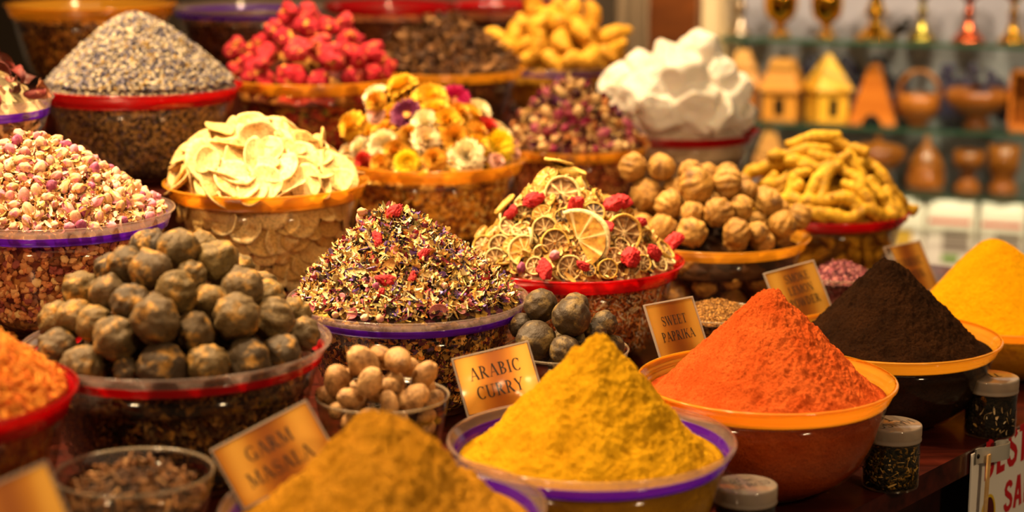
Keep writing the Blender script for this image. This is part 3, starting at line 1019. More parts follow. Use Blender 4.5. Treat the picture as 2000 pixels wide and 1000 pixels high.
def flower_parts(seed, rings=5, petals=17, closed=0.3):
    """strawflower: stiff pointed petals in rings round a domed centre; unit radius"""
    rng = np.random.default_rng(seed)
    P = []
    for k in range(rings):
        f = k / max(1, rings - 1)
        ln = 1.0 - 0.42 * f
        up = math.radians(8 + (42 + 30 * closed) * f)
        for j in range(petals - k):
            az = 2 * math.pi * (j + 0.5 * (k % 2)) / (petals - k) + rng.normal() * 0.05
            el = up + rng.normal() * 0.10
            w = 0.17 * ln ** 0.5 * rng.uniform(0.9, 1.15)
            u = np.array([0.30, 0.55, 0.82, 1.0])
            wid = np.array([0.6, 1.0, 0.85, 0.08]) * w
            curl_ = 0.22 * (u - 0.3) ** 2 * (1 if k < 2 else -0.6)
            pts = []
            for q, wv, cz in zip(u, wid, curl_):
                for sgn, dz in ((-1, 0.035), (0, 0.0), (1, 0.035)):
                    rad, z = ln * q * math.cos(el), ln * q * math.sin(el) + cz * (-1) + dz
                    pts.append([rad * math.cos(az) - sgn * wv * math.sin(az), rad * math.sin(az) + sgn * wv * math.cos(az), z])
            pts = np.array(pts)
            back = pts - [0, 0, 0.014]
            F1 = grid_faces(4, 3)
            F = np.concatenate([F1, F1[:, ::-1] + 12])
            P.append((np.concatenate([pts, back]), F))
    V, F, _ = join(P)
    base_V, base_F = lathe([(0.0, -0.30), (0.16, -0.28), (0.30, -0.10), (0.36, 0.06), (0.30, 0.12)], 16)
    V, F, _ = join([(V, F), (base_V, base_F)])
    cV, cF = ICO3
    cV = cV * [0.34, 0.34, 0.22] * (1 + 0.10 * vnoise(cV, 7, seed))[:, None] + [0, 0, 0.16]
    return (V, F), (cV, cF)
def bud_geo(seed, open_=0.0):
    """rosebud: wrapped petals (0) on a small green-brown calyx (1)"""
    V, F = ICO3
    D = V.copy()
    phi = np.arctan2(D[:, 1], D[:, 0])
    z = D[:, 2]
    r = np.where(z > 0, 0.62 - 0.18 * z ** 2, 0.62)
    spir = np.sin(5 * phi + 4 * z + seed)
    rr = r * (1 + 0.10 * np.sign(spir) * np.abs(spir) ** 0.5 * (z > -0.5)) * (1 + open_ * np.clip(z, 0, 1) * 0.5)
    B_ = np.stack([D[:, 0] * rr, D[:, 1] * rr, z * 0.95 - 0.25 * open_ * np.clip(z, 0, 1)], 1)
    B_ *= (1 + 0.06 * vnoise(D, 3, seed))[:, None]
    P = [(B_, F, 0)]
    for j in range(5):
        az = 2 * math.pi * j / 5 + seed
        u = np.linspace(0, 1, 4)
        R_ = 0.30 + 0.40 * np.sin(u * 1.6)
        Z_ = -0.95 + 1.05 * u
        w = 0.22 * (1 - u) + 0.01
        L = np.stack([R_ * math.cos(az) - w * math.sin(az), R_ * math.sin(az) + w * math.cos(az), Z_], 1)
        Rg = np.stack([R_ * math.cos(az) + w * math.sin(az), R_ * math.sin(az) - w * math.cos(az), Z_], 1)
        pts = np.stack([L, Rg], 1).reshape(-1, 3)
        F1 = grid_faces(4, 2)
        P.append((np.concatenate([pts, pts * 1.03]), np.concatenate([F1, F1[:, ::-1] + 8]), 1))
    sv, sf = tube([(0, 0, -1.35), (0.02, 0, -1.1), (0, 0, -0.9)], [0.07, 0.08, 0.22], 7)
    P.append((sv, sf, 1))
    return join(P)
def curl_geo(seed, n=9, m=5):
    """a curled chip or petal with thickness"""
    rng = np.random.default_rng(seed)
    u = np.linspace(-1, 1, n)
    v = np.linspace(-1, 1, m)
    U, W = np.meshgrid(u, v, indexing='ij')
    k = rng.uniform(0.5, 2.2)
    wid = rng.uniform(0.2, 0.5) * (1 - 0.5 * np.abs(U) ** 2)
    X = np.sin(k * U) / k * 1.0
    Z = (1 - np.cos(k * U)) / k
    tw = rng.uniform(-0.8, 0.8)
    cup = rng.uniform(-0.5, 0.5)
    Y = W * wid * np.cos(tw * U)
    Z = Z + W * wid * np.sin(tw * U) + cup * wid * W ** 2
    P = np.stack([X, Y, Z], -1).reshape(-1, 3)
    P += 0.05 * fbm(P, 3, seed, 2)[:, None]
    F1 = grid_faces(n, m)
    Q = P - [0, 0, 0.05]
    N = len(P)
    rimq = []
    for i in range(n - 1):
        for j, fl in ((0, 1), (m - 1, 0)):
            p, q = i * m + j, (i + 1) * m + j
            rimq += [(p, q, q + N), (p, q + N, p + N)]
    for j in range(m - 1):
        for i in (0, n - 1):
            p, q = i * m + j, i * m + j + 1
            rimq += [(p, q, q + N), (p, q + N, p + N)]
    return np.concatenate([P, Q]), np.concatenate([F1, F1[:, ::-1] + N, np.array(rimq)])
def flake_geo(seed):
    rng = np.random.default_rng(seed)
    n, m = 5, 3
    u, v = np.linspace(-1, 1, n), np.linspace(-1, 1, m)
    U, W = np.meshgrid(u, v, indexing='ij')
    k = rng.uniform(0.2, 1.6)
    wid = rng.uniform(0.22, 0.6) * (1 - 0.65 * U ** 2)
    P = np.stack([np.sin(k * U) / k, W * wid, (1 - np.cos(k * U)) / k + rng.uniform(-0.7, 0.7) * wid * W ** 2 + rng.uniform(-0.5, 0.5) * U * W * wid], -1).reshape(-1, 3)
    F1 = grid_faces(n, m)
    return np.concatenate([P, P - [0, 0, 0.06]]), np.concatenate([F1, F1[:, ::-1] + len(P)])
def clove_geo(seed):
    sv, sf = tube([(0, 0, -1), (0.04, 0, -0.3), (0, 0, 0.4), (0, 0, 0.6)], [0.10, 0.14, 0.19, 0.24], 8)
    hv, hf = ICO2
    P = [(sv, sf), (hv * 0.22 + [0, 0, 0.72], hf)]
    for j in range(4):
        a = j * math.pi / 2
        tv, tf = tube([(0.15 * math.cos(a), 0.15 * math.sin(a), 0.5), (0.34 * math.cos(a), 0.34 * math.sin(a), 0.72)], [0.10, 0.03], 5)
        P.append((tv, tf))
    return join(P)[:2]

# ------------------------------------------------------------------ naming the items of a heap by where they lie
def nth(k):
    w = ['first', 'second', 'third', 'fourth', 'fifth', 'sixth', 'seventh', 'eighth', 'ninth', 'tenth', 'eleventh', 'twelfth']
    if k < 12:
        return w[k]
    k += 1
    return '%d%s' % (k, 'th' if 10 < k % 100 < 14 else {1: 'st', 2: 'nd', 3: 'rd'}.get(k % 10, 'th'))
def label_rows(items, desc, heap, cat, group, row_px):
    """items: (object, world centre). Rows counted upward from the rim, then from the left."""
    P = [(project(c)[1], project(c)[0], o) for o, c in items]
    P.sort(key=lambda p: -p[0])
    rows, cur = [], []
    for p in P:
        if cur and cur[0][0] - p[0] > row_px:
            rows.append(cur)
            cur = []
        cur.append(p)
    rows.append(cur)
    for r, row in enumerate(rows):
        row.sort(key=lambda p: p[1])
        rn = 'bottom row' if r == 0 else ('top row' if r == len(rows) - 1 else nth(r) + ' row up')
        for k, (_, _, o) in enumerate(row):
            d = desc[o.name] if isinstance(desc, dict) else desc
            pos = 'alone' if len(row) == 1 else ('%s from left' % nth(k) if k else 'leftmost')
            tag(o, '%s, %s in %s of %s' % (d, pos, rn, heap), cat, group)

def lump_heap(bowl, name, meshes, picks, rad, dmin, label, heap, cat, group, row_px, rng, tries=6000, off=None, jitter=0.08, up=None, rmax=0.93, extra_lim=999, flat=False, back=-0.25, relax=True, grow=1.0):
    """items seen in the photo first, where it shows them, then the rest of the layer"""
    q = BOWLS[bowl]
    off = rad if off is None else off
    pts, rads = [], []
    for p in picks:
        r = p[2] * grow * q.k / F_PX if len(p) > 2 else rad
        pts.append(q.hit(p[0], p[1], off * r / rad))
        rads.append(r)
    if relax:
        for _ in range(30):
            for i in range(len(pts)):
                for j in range(i):
                    d = pts[i] - pts[j]
                    L = np.linalg.norm(d) + 1e-6
                    ov = 0.97 * (rads[i] + rads[j]) - L
                    if ov > 0:
                        m = d / L * ov * 0.5
                        pts[i] = pts[i] + m
                        pts[j] = pts[j] - m
            for i in range(len(pts)):
                rr = math.hypot(pts[i][0], pts[i][1])
                lim = float(q.wall(min(pts[i][2], -0.002))) - rads[i] * (0.95 if pts[i][2] < rads[i] else 0.4)
                if rr > lim:
                    pts[i][:2] *= lim / rr
    if not relax:
        for i in range(len(pts)):
            rr = math.hypot(pts[i][0], pts[i][1])
            lim = 0.92 * q.R - 0.72 * rads[i]
            if rr > lim and pts[i][2] < rads[i] * 1.3:
                pts[i] = np.array([pts[i][0] * lim / rr, pts[i][1] * lim / rr, pts[i][2] + 0.35 * (rr - lim)])
    more = q.sample(tries, dmin, rng, rmax, True, off, pts, lim=extra_lim, back=back)
    items = []
    for i, p in enumerate(list(pts) + list(more)):
        r = rads[i] if i < len(rads) else rad * rng.uniform(1 - 2 * jitter, 1 + jitter)
        n = q.normal(p[0], p[1])
        R = tilted(n, rng, 0.25) if flat else (rand_rot(rng) if up is None else tilted(up, rng, 0.7))
        me = meshes[int(rng.integers(len(meshes)))]
        o = obj(name, me, None, q.c + p, R, r)
        items.append((o, q.c + p))
    label_rows(items, label, heap, cat, group, row_px)
    return items

# ------------------------------------------------------------------ black limes, pale limes, nutmegs
rng = np.random.default_rng(11)
M_BL = m_vary('black_lime_skin', ['#4a3822', '#64502e', '#3c2e1e', '#6a5428', '#54422a'], 0.6, 1.3, '#b88636', (0.53, 0.70), 0.003, 7.0, 0.3)
ME_BL = [lime_mesh('black_lime', M_BL, k, 0.04, 0.085, 0.10 if k % 2 else 0.20) for k in range(5)]
BLK = [(345, 497, 40), (428, 513, 42), (250, 520, 38), (293, 547, 40), (372, 550, 30), (345, 584, 42), (150, 580, 39), (215, 580, 36), (262, 598, 40), (125, 613, 41),
       (192, 632, 37), (240, 655, 42), (302, 635, 45), (378, 650, 38), (446, 624, 45), (466, 582, 41), (405, 580, 32), (528, 632, 42), (522, 580, 36), (577, 612, 32),
       (113, 680, 37), (186, 694, 43), (314, 704, 46), (400, 700, 40), (482, 692, 43), (543, 674, 40), (592, 652, 34), (258, 716, 24)]
lump_heap('blacklime', 'black_lime', ME_BL, BLK, 0.0205, 0.040, 'black dried lime', 'red rimmed bowl', 'dried lime', 'black limes in the red rimmed bowl', 48, rng)
M_SL = m_vary('smooth_black_lime_skin', ['#382a18', '#2c2012', '#42321e'], 0.55, 1.2, '#705a30', (0.50, 0.62), 0.002, 8.0, 0.35)
ME_SL = [lime_mesh('smooth_black_lime', M_SL, 20 + k, 0.02, 0.06, 0.03, 0.94, False, 0.006) for k in range(4)]
lump_heap('smalllime', 'black_lime', ME_SL, [(1054, 600, 33), (1119, 622, 38), (1180, 634, 26), (1050, 668, 39), (1103, 686, 31), (1022, 634, 26), (1160, 650, 24), (1198, 674, 24), (1150, 700, 26)], 0.019, 0.037,
          'smooth blackish lime', 'small glass bowl', 'dried lime', 'smooth black limes in the small glass bowl', 34, rng, 1500)
M_PL = m_vary('pale_lime_skin', ['#a87a30', '#b88a3e', '#986c2c', '#c4964a', '#a07432'], 0.6, 1.3, '#6e4a22', (0.52, 0.68), 0.003, 6.0, 0.3)
ME_PL = [lime_mesh('pale_lime', M_PL, 30 + k, 0.045, 0.08, 0.10 if k < 3 else 0.0, 0.95, k >= 3) for k in range(6)]
PALE = [(1252, 338, 28), (1290, 338, 28), (1258, 378, 34), (1312, 356, 25), (1362, 368, 35), (1420, 358, 30), (1308, 400, 29), (1358, 414, 23), (1250, 424, 27), (1295, 446, 28), (1352, 450, 29), (1402, 416, 29),
        (1446, 406, 24), (1493, 392, 28), (1437, 452, 27), (1480, 452, 21), (1527, 438, 27), (1560, 424, 26), (1345, 340, 24), (1465, 376, 22)]
lump_heap('palelime', 'pale_lime', ME_PL, PALE, 0.0205, 0.040, 'pale dried lime', 'orange rimmed bowl', 'dried lime', 'pale limes heaped in the orange rimmed bowl', 30, rng, 4000)
q = b['palelime']
it = []
for p in q.wall_points(900, 0.041, rng, 0.021, -0.78, -0.24, 1.3):
    o = obj('pale_lime', ME_PL[int(rng.integers(3))], None, q.c + p, rand_rot(rng), 0.0192)
    it.append((o, q.c + p))
label_rows(it, 'pale lime behind plastic', 'orange rimmed bowl', 'dried lime', 'pale limes behind the wall of their bowl', 36)
M_NM = m_vary('nutmeg_shell', ['#b48a58', '#a87c4a', '#c49a66', '#9a7044'], 0.55, 1.3, '#7a5430', (0.50, 0.66), 0.002, 6.0, 0.3)
ME_NM = [nutmeg_mesh('nutmeg', M_NM, 40 + k) for k in range(4)]
NUT = [(718, 722, 32), (781, 720, 30), (660, 754, 31), (725, 762, 28), (803, 746, 27), (766, 766, 19), (835, 750, 18), (696, 786, 25), (808, 779, 29), (852, 779, 21), (757, 794, 22), (736, 806, 24), (797, 804, 22), (676, 810, 16), (643, 792, 22), (846, 806, 18)]
lump_heap('nutmeg', 'nutmeg', ME_NM, NUT, 0.014, 0.0235, 'tan nutmeg', 'small glass bowl', 'nutmeg', 'nutmegs in the small glass bowl', 26, rng, 1500, grow=1.12)
q = b['nutmeg']
it = []
for p in q.wall_points(500, 0.027, rng, 0.016, -0.75, -0.25, 1.4):
    o = obj('nutmeg', ME_NM[int(rng.integers(4))], None, q.c + p, rand_rot(rng), 0.0145)
    it.append((o, q.c + p))
label_rows(it, 'nutmeg seen through glass', 'small glass bowl', 'nutmeg', 'nutmegs behind the wall of their bowl', 24)

def under_layer(bowl, name, meshes, dmin, rad, off, label, heap, cat, group, rmax):
    q = BOWLS[bowl]
    it = []
    for p in q.sample(900, dmin, rng, rmax, False, off):
        o = obj(name, meshes[int(rng.integers(len(meshes)))], None, q.c + p, rand_rot(rng), rad)
        it.append((o, q.c + p))
    label_rows(it, label, heap, cat, group, 20)
under_layer('nutmeg', 'nutmeg', ME_NM, 0.027, 0.015, -0.014, 'deeper nutmeg', 'small glass bowl', 'nutmeg', 'nutmegs below the top layer of the small bowl', 0.75)
under_layer('smalllime', 'black_lime', ME_SL, 0.038, 0.019, -0.018, 'deeper smooth lime', 'small glass bowl', 'dried lime', 'smooth limes below the top layer of the small bowl', 0.65)
under_layer('palelime', 'pale_lime', ME_PL, 0.042, 0.0195, -0.016, 'deeper pale lime', 'orange rimmed bowl', 'dried lime', 'pale limes below the top layer of their bowl', 0.74)

# ------------------------------------------------------------------ red berries, turmeric, salt
M_RB = m_vary('red_berry_skin', ['#a41c2c', '#b42a36', '#90162a', '#b83640', '#9c1e2e'], 0.85, 1.6, '#c8903c', (0.57, 0.70), 0.004, 6.0, 0.1)
ME_RB = [berry_mesh('red_berry', M_RB, 50 + k) for k in range(5)]
RB = [(565, 32, 22), (595, 28, 22), (672, 46, 24), (535, 58, 22), (590, 62, 26), (640, 58, 22), (560, 82, 24), (615, 95, 24), (670, 78, 22), (700, 82, 17), (500, 88, 26), (470, 104, 24), (525, 108, 22), (585, 108, 26),
      (645, 122, 30), (690, 112, 28), (730, 118, 28), (460, 122, 20), (505, 130, 26), (560, 138, 30), (612, 146, 24), (440, 137, 18), (745, 138, 20), (540, 148, 20), (680, 146, 20)]
lump_heap('redberry', 'red_berry', ME_RB, RB, 0.020, 0.037, 'red dried berry', 'orange rimmed bowl', 'dried berry', 'big red dried berries', 26, rng, 4000)
M_KN = m_vary('round_turmeric_skin', ['#d89c28', '#e0a830', '#c88c1c', '#dca030'], 0.6, 1.4, '#a86c14', (0.53, 0.7), 0.001, 7.0, 0.25)
ME_KN = [knob_mesh('turmeric_root', M_KN, 60 + k) for k in range(6)]
KN = [(1045, 20, 24), (1158, 32, 20), (1115, 38, 18), (1078, 50, 22), (1010, 58, 22), (1060, 58, 20), (1130, 62, 22), (1190, 70, 22), (970, 70, 16), (1000, 90, 20), (1055, 88, 22), (1095, 95, 20), (1145, 85, 16), (1110, 108, 18), (1080, 112, 22), (1150, 108, 20), (1200, 100, 20), (1215, 108, 14), (1030, 112, 18)]
lump_heap('knob', 'turmeric_root', ME_KN, KN, 0.019, 0.034, 'rounded yellow turmeric root', 'purple rimmed bowl', 'turmeric root', 'round turmeric roots', 22, rng, 3000)
M_SALT = m_vary('white_salt', ['#fbf2e6', '#f6ecdf', '#fdf6ee'], 0.45, 1.0, '#f4eadc', (0.5, 0.7), 0.001, 6.0, 0.4, 0.7, 'LINEAR', 0.0)
ME_SA = [rock_mesh('salt_rock', M_SALT, 70 + k) for k in range(6)]
SA = [(1362, 108, 36), (1300, 125, 30), (1245, 140, 34), (1215, 165, 34), (1325, 165, 46), (1395, 150, 36), (1270, 190, 44), (1215, 205, 34), (1420, 190, 38), (1355, 215, 44), (1295, 230, 40), (1410, 230, 38), (1455, 222, 32), (1240, 240, 32), (1340, 145, 30)]
lump_heap('salt', 'salt_rock', ME_SA, SA, 0.030, 0.056, 'white rock of salt', 'red rimmed bowl', 'salt rock', 'rocks of white salt', 40, rng, 2500, off=0.012, relax=False, grow=1.42)
M_FI = m_vary('turmeric_finger_skin', ['#c89a1e', '#d8a828', '#b88a18', '#d0a024'], 0.65, 1.6, '#9a6c12', (0.52, 0.68), 0.0015, 7.0, 0.25)
ME_FI = [finger_mesh('turmeric_finger', M_FI, 80 + k) for k in range(6)]
q = b['finger']
FI = [(1588, 268, 55, 8), (1575, 292, 48, 4), (1545, 305, 46, 8), (1620, 300, 42, -4), (1510, 320, 48, 12), (1580, 318, 46, 0), (1480, 340, 36, 20), (1655, 290, 40, -30), (1535, 345, 50, 28), (1490, 375, 46, 40),
      (1595, 352, 46, 62), (1625, 356, 46, 68), (1660, 352, 38, -62), (1688, 350, 54, -64), (1712, 340, 58, -58), (1735, 360, 50, -62), (1560, 360, 36, 60), (1675, 370, 34, -40), (1540, 385, 40, 35), (1690, 395, 40, -60),
      (1610, 395, 44, 5), (1660, 398, 44, -20), (1640, 412, 50, 4), (1700, 410, 40, -8), (1740, 400, 26, 60), (1765, 402, 18, 40), (1580, 412, 36, -30), (1720, 385, 44, -64), (1555, 402, 34, -40), (1600, 330, 40, -10)]
it = []
taken = []
cx_, cy_ = np.array([1.0, 0, 0]), np.array([0, math.sin(PITCH), math.cos(PITCH)])
to_cam_dir = (CAM - q.c) / np.linalg.norm(CAM - q.c)
for px, py, hl, ang in FI:
    p = q.hit(px, py, 0.011)
    n = q.normal(p[0], p[1])
    if len(it) < 9:
        n = to_cam_dir * 0.8 + np.array([0, 0, 0.5])
        n = n / np.linalg.norm(n)
    d = cx_ * math.cos(math.radians(ang)) + cy_ * math.sin(math.radians(ang))
    x = d - n * (d @ n)
    x /= np.linalg.norm(x)
    y = np.cross(n, x)
    L = min(hl * q.k / F_PX / max(0.6, abs(d @ x)), 0.056)
    o = obj('turmeric_finger', ME_FI[int(rng.integers(6))], None, q.c + p, np.stack([x, y, n], 1), (L, 0.056, 0.052))
    it.append((o, q.c + p))
    taken.append(p)
for p in q.sample(2500, 0.036, rng, 0.90, True, 0.004, taken):
    n = q.normal(p[0], p[1])
    o = obj('turmeric_finger', ME_FI[int(rng.integers(6))], None, q.c + p, align(n, rng.uniform(0, 6.28)), (rng.uniform(0.038, 0.05), 0.050, 0.046))
    it.append((o, q.c + p))
label_rows(it, 'yellow turmeric finger', 'red rimmed bowl', 'turmeric finger', 'turmeric fingers heaped in the bowl', 24)
it = []
for p in q.wall_points(900, 0.030, rng, 0.012, -0.85, -0.24, 1.3):
    n = np.array([p[0], p[1], 0]) / math.hypot(p[0], p[1])
    o = obj('turmeric_finger', ME_FI[int(rng.integers(6))], None, q.c + p, align(n, rng.uniform(0, 6.28)), (rng.uniform(0.026, 0.036), 0.048, 0.036))
    it.append((o, q.c + p))
label_rows(it, 'turmeric finger behind plastic', 'red rimmed bowl', 'turmeric finger', 'turmeric fingers behind the wall of their bowl', 26)

# ------------------------------------------------------------------ flowers, slices, buds, bark, loose mixtures
def to_cam(p):
    d = CAM - p
    return d / np.linalg.norm(d)
rng = np.random.default_rng(21)
def inside(q, p, r):
    rr = math.hypot(p[0], p[1])
    lim = 0.95 * q.R - r
    return np.array([p[0] * lim / rr, p[1] * lim / rr, p[2] + 0.3 * (rr - lim)]) if rr > lim else p
# cream slices
M_SLI = m_vary('cream_slice', ['#e8c888', '#dcb870', '#eed49c', '#d0a860', '#e4c484'], 0.6, 1.3, '#c8944a', (0.54, 0.72), 0.0008, 7.0, 0.25)
ME_SLI = [mesh_data('cream_slice', *slice_geo(100 + k, 0.26, 0.05, rim=0.08, tip=(0.25 if k % 2 else 0.05)), M_SLI) for k in range(8)]
q = b['slices']
SLP = [(415, 335, 72), (330, 352, 44), (507, 272, 42), (575, 262, 38), (470, 302, 44), (398, 278, 40), (360, 300, 36), (545, 332, 40), (600, 360, 38), (662, 340, 44), (690, 362, 32), (640, 304, 40),
       (560, 300, 34), (520, 358, 36), (460, 352, 42), (495, 246, 34), (540, 245, 34), (600, 285, 36), (430, 252, 32), (400, 368, 36), (310, 372, 30), (585, 330, 30), (630, 370, 30)]
it, taken = [], []
for px, py, r in SLP:
    p = q.hit(px, py, 0.008)
    n = q.normal(p[0], p[1]) * 0.6 + to_cam(q.c + p) * 0.45
    p = inside(q, p, r * q.k / F_PX * 0.8)
    o = obj('dried_slice', ME_SLI[int(rng.integers(8))], None, q.c + p, tilted(n, rng, 0.3), r * q.k / F_PX)
    it.append((o, q.c + p))
    taken.append(p)
for p in q.sample(5000, 0.0215, rng, 0.95, True, 0.003, taken):
    p = inside(q, p, 0.022)
    n = q.normal(p[0], p[1])
    o = obj('dried_slice', ME_SLI[int(rng.integers(8))], None, q.c + p, tilted(n, rng, 0.42), rng.uniform(0.022, 0.036))
    it.append((o, q.c + p))
label_rows(it, 'cream dried slice', 'orange rimmed bowl', 'dried slice', 'cream dried slices heaped in their bowl', 22)
it = []
for p in q.wall_points(1600, 0.022, rng, 0.006, -0.88, -0.2, 1.4):
    n = np.array([p[0], p[1], 0]) / math.hypot(p[0], p[1]) * (1 if rng.random() < 0.6 else -1)
    o = obj('dried_slice', ME_SLI[int(rng.integers(8))], None, q.c + p, tilted(n, rng, 0.16), rng.uniform(0.018, 0.027))
    it.append((o, q.c + p))
label_rows(it, 'dried slice behind clear plastic', 'orange rimmed bowl', 'dried slice', 'dried slices behind the wall of their bowl', 30)

# citrus slices with red berries and rosebuds
M_RIND = m_vary('citrus_rind', ['#c09a40', '#b08630', '#cca850', '#a0782c'], 0.6, 2.0, '#a87428', (0.6, 0.85), 0.0008, 9.0)
M_RINDP = m_vary('pale_rind', ['#d8c084', '#ccb270', '#e0cc94'], 0.6, 2.0, '#c8a050', (0.6, 0.85), 0.0008, 9.0)
def m_flesh(name, flesh, flesh2, pith):
    t = NT(name)
    a = t.n('ShaderNodeAttribute', attribute_name='Col')
    sp = t.n('ShaderNodeSeparateColor')
    t.l(a.outputs['Color'], sp.inputs[0])
    nz = t.noise(t.coords(), 5.0, 4)
    c = t.ramp(nz, [(0.35, C(flesh2)), (0.65, C(flesh))])
    c = t.mix(sp.outputs[0], c, C(pith))
    return t.done(t.bsdf(c, 0.6, t.bump(nz, 0.5, 0.001), 0.0, 0.25))
M_FL = [m_flesh('brown_flesh', '#946a38', '#54381e', '#dcc48c'), m_flesh('ochre_flesh', '#bc8a34', '#8a5c1c', '#e0c488'), m_flesh('dark_flesh', '#5a4636', '#2c2018', '#d0b47c')]
def citrus_set(seed, fl, half=False, th=0.30, rind=None):
    r, f, sp = citrus_parts(seed, half, th, 9 if not half else 8)
    rm = mesh_data('citrus_rind', r[0], r[1], rind or M_RIND)
    fm = mesh_data('citrus_flesh', f[0], f[1], M_FL[fl], np.stack([sp, sp, sp, np.ones_like(sp)], 1))
    return rm, fm
CS = {'lime': [citrus_set(120 + k, 0, False, 0.22 + 0.05 * k, M_RINDP) for k in range(3)], 'thick': [citrus_set(130 + k, 0, False, 0.55) for k in range(2)],
      'dark': [citrus_set(140, 2)], 'orange': [citrus_set(150, 1, True, 0.12, M_RINDP)], 'ochre': [citrus_set(155, 1, False, 0.2)], 'ring': [citrus_set(158, 1, False, 0.16, M_RINDP)]}
q = b['citrus']
def citrus_item(kind, p, n, r, spin=None, rot=None):
    rm, fm = CS[kind][int(rng.integers(len(CS[kind])))]
    R = rot if rot is not None else (tilted(n, rng, 0.12) if spin is None else align(n, spin))
    root = empty('citrus_slice', q.c + p, R, r)
    obj('rind', rm, root)
    obj('flesh', fm, root)
    return root
# kind, px, py, radius px, lean: 0 lies on the heap, 1 faces the viewer
CIT = [('lime', 1098, 380, 36, 0.45), ('lime', 1022, 418, 19, 0.9), ('lime', 998, 442, 23, 0.9), ('lime', 1064, 448, 25, 0.9), ('thick', 1084, 474, 27, 0.7), ('ring', 1024, 490, 31, 0.8), ('thick', 1216, 456, 36, 0.45),
       ('lime', 1113, 523, 24, 1.0), ('thick', 1187, 525, 19, 0.9), ('dark', 1160, 416, 22, 0.7), ('thick', 1195, 418, 22, 0.2), ('dark', 1100, 424, 17, 0.7), ('thick', 944, 480, 22, 0.6), ('lime', 968, 506, 21, 0.8),
       ('ochre', 1092, 316, 30, 0.0), ('thick', 1112, 338, 32, 0.0), ('ochre', 1066, 345, 28, 0.3), ('lime', 1118, 360, 24, 0.2), ('ochre', 985, 398, 26, 0.1), ('ochre', 1060, 420, 20, 0.6), ('lime', 1250, 492, 20, 0.2),
       ('lime', 1288, 514, 18, 0.0), ('thick', 1298, 490, 22, 0.1), ('lime', 1200, 500, 18, 0.3), ('dark', 1176, 452, 18, 0.3), ('ochre', 1048, 380, 20, 0.2), ('ochre', 1150, 390, 24, 0.1), ('thick', 1255, 515, 16, 0.4),
       ('ochre', 1000, 480, 18, 0.5), ('lime', 1045, 520, 18, 0.4), ('thick', 940, 455, 16, 0.3), ('lime', 1215, 480, 16, 0.2), ('dark', 1150, 528, 14, 0.5)]
it, taken, kindname = [], [], {}
KN_ = {'lime': 'thin pale citrus slice', 'thick': 'thick citrus slice', 'dark': 'dark fleshed citrus slice', 'ochre': 'ochre citrus slice', 'ring': 'ring shaped citrus slice', 'orange': 'large half orange slice'}
p = q.hit(1128, 470, 0.010)
n = q.normal(p[0], p[1]) * 0.2 + to_cam(q.c + p) * 0.9
n /= np.linalg.norm(n)
ax = cx_ * 0.42 + cy_ * 0.9                     # the cut edge runs up to the upper left, the round side to the right
ax = -(-cx_ * 0.45 + cy_ * 0.89)
ax = ax - n * (ax @ n)
ax /= np.linalg.norm(ax)
o = citrus_item('orange', p + n * 0.006, n, 60 * q.k / F_PX, rot=np.stack([ax, np.cross(n, ax), n], 1))
it.append((o, q.c + p)); kindname[o.name] = KN_['orange']; taken.append(p)
for kind, px, py, r, lean in CIT:
    p = q.hit(px, py, 0.007)
    n = q.normal(p[0], p[1]) * (1 - lean) * 1.2 + to_cam(q.c + p) * lean
    o = citrus_item(kind, p, n / np.linalg.norm(n), r * q.k / F_PX)
    it.append((o, q.c + p)); kindname[o.name] = KN_[kind]; taken.append(p)
for p in q.sample(4000, 0.021, rng, 0.93, True, 0.004, taken):
    kind = ['lime', 'ochre', 'thick', 'lime', 'dark'][int(rng.integers(5))]
    o = citrus_item(kind, p, tilted(q.normal(p[0], p[1]), rng, 0.4)[:, 2], rng.uniform(0.010, 0.016))
    it.append((o, q.c + p)); kindname[o.name] = KN_[kind]
label_rows(it, kindname, 'citrus bowl', 'citrus slice', 'dried citrus slices', 24)
M_RB2 = m_vary('bright_red_berry_skin', ['#c81a24', '#b01420', '#d42a2c'], 0.6, 2.0, '#8a0c18', (0.6, 0.8), 0.002, 10.0, 0.3)
ME_RB2 = [berry_mesh('red_berry', M_RB2, 160 + k, 0.22, (1.35, 0.85, 0.75)) for k in range(4)]
it = []
for px, py, r in [(1040, 396, 15), (1122, 410, 20), (1204, 402, 22), (998, 420, 12), (1232, 508, 21), (1062, 530, 15), (1276, 496, 13), (1313, 478, 16), (1180, 448, 14), (1243, 440, 12), (1140, 524, 10)]:
    p = q.hit(px, py, 0.012)
    o = obj('red_berry', ME_RB2[int(rng.integers(4))], None, q.c + p + [0, -0.006, 0.004], rand_rot(rng), r * q.k / F_PX)
    it.append((o, q.c + p))
label_rows(it, 'bright red dried berry', 'citrus bowl', 'dried berry', 'red berries among the citrus slices', 24)

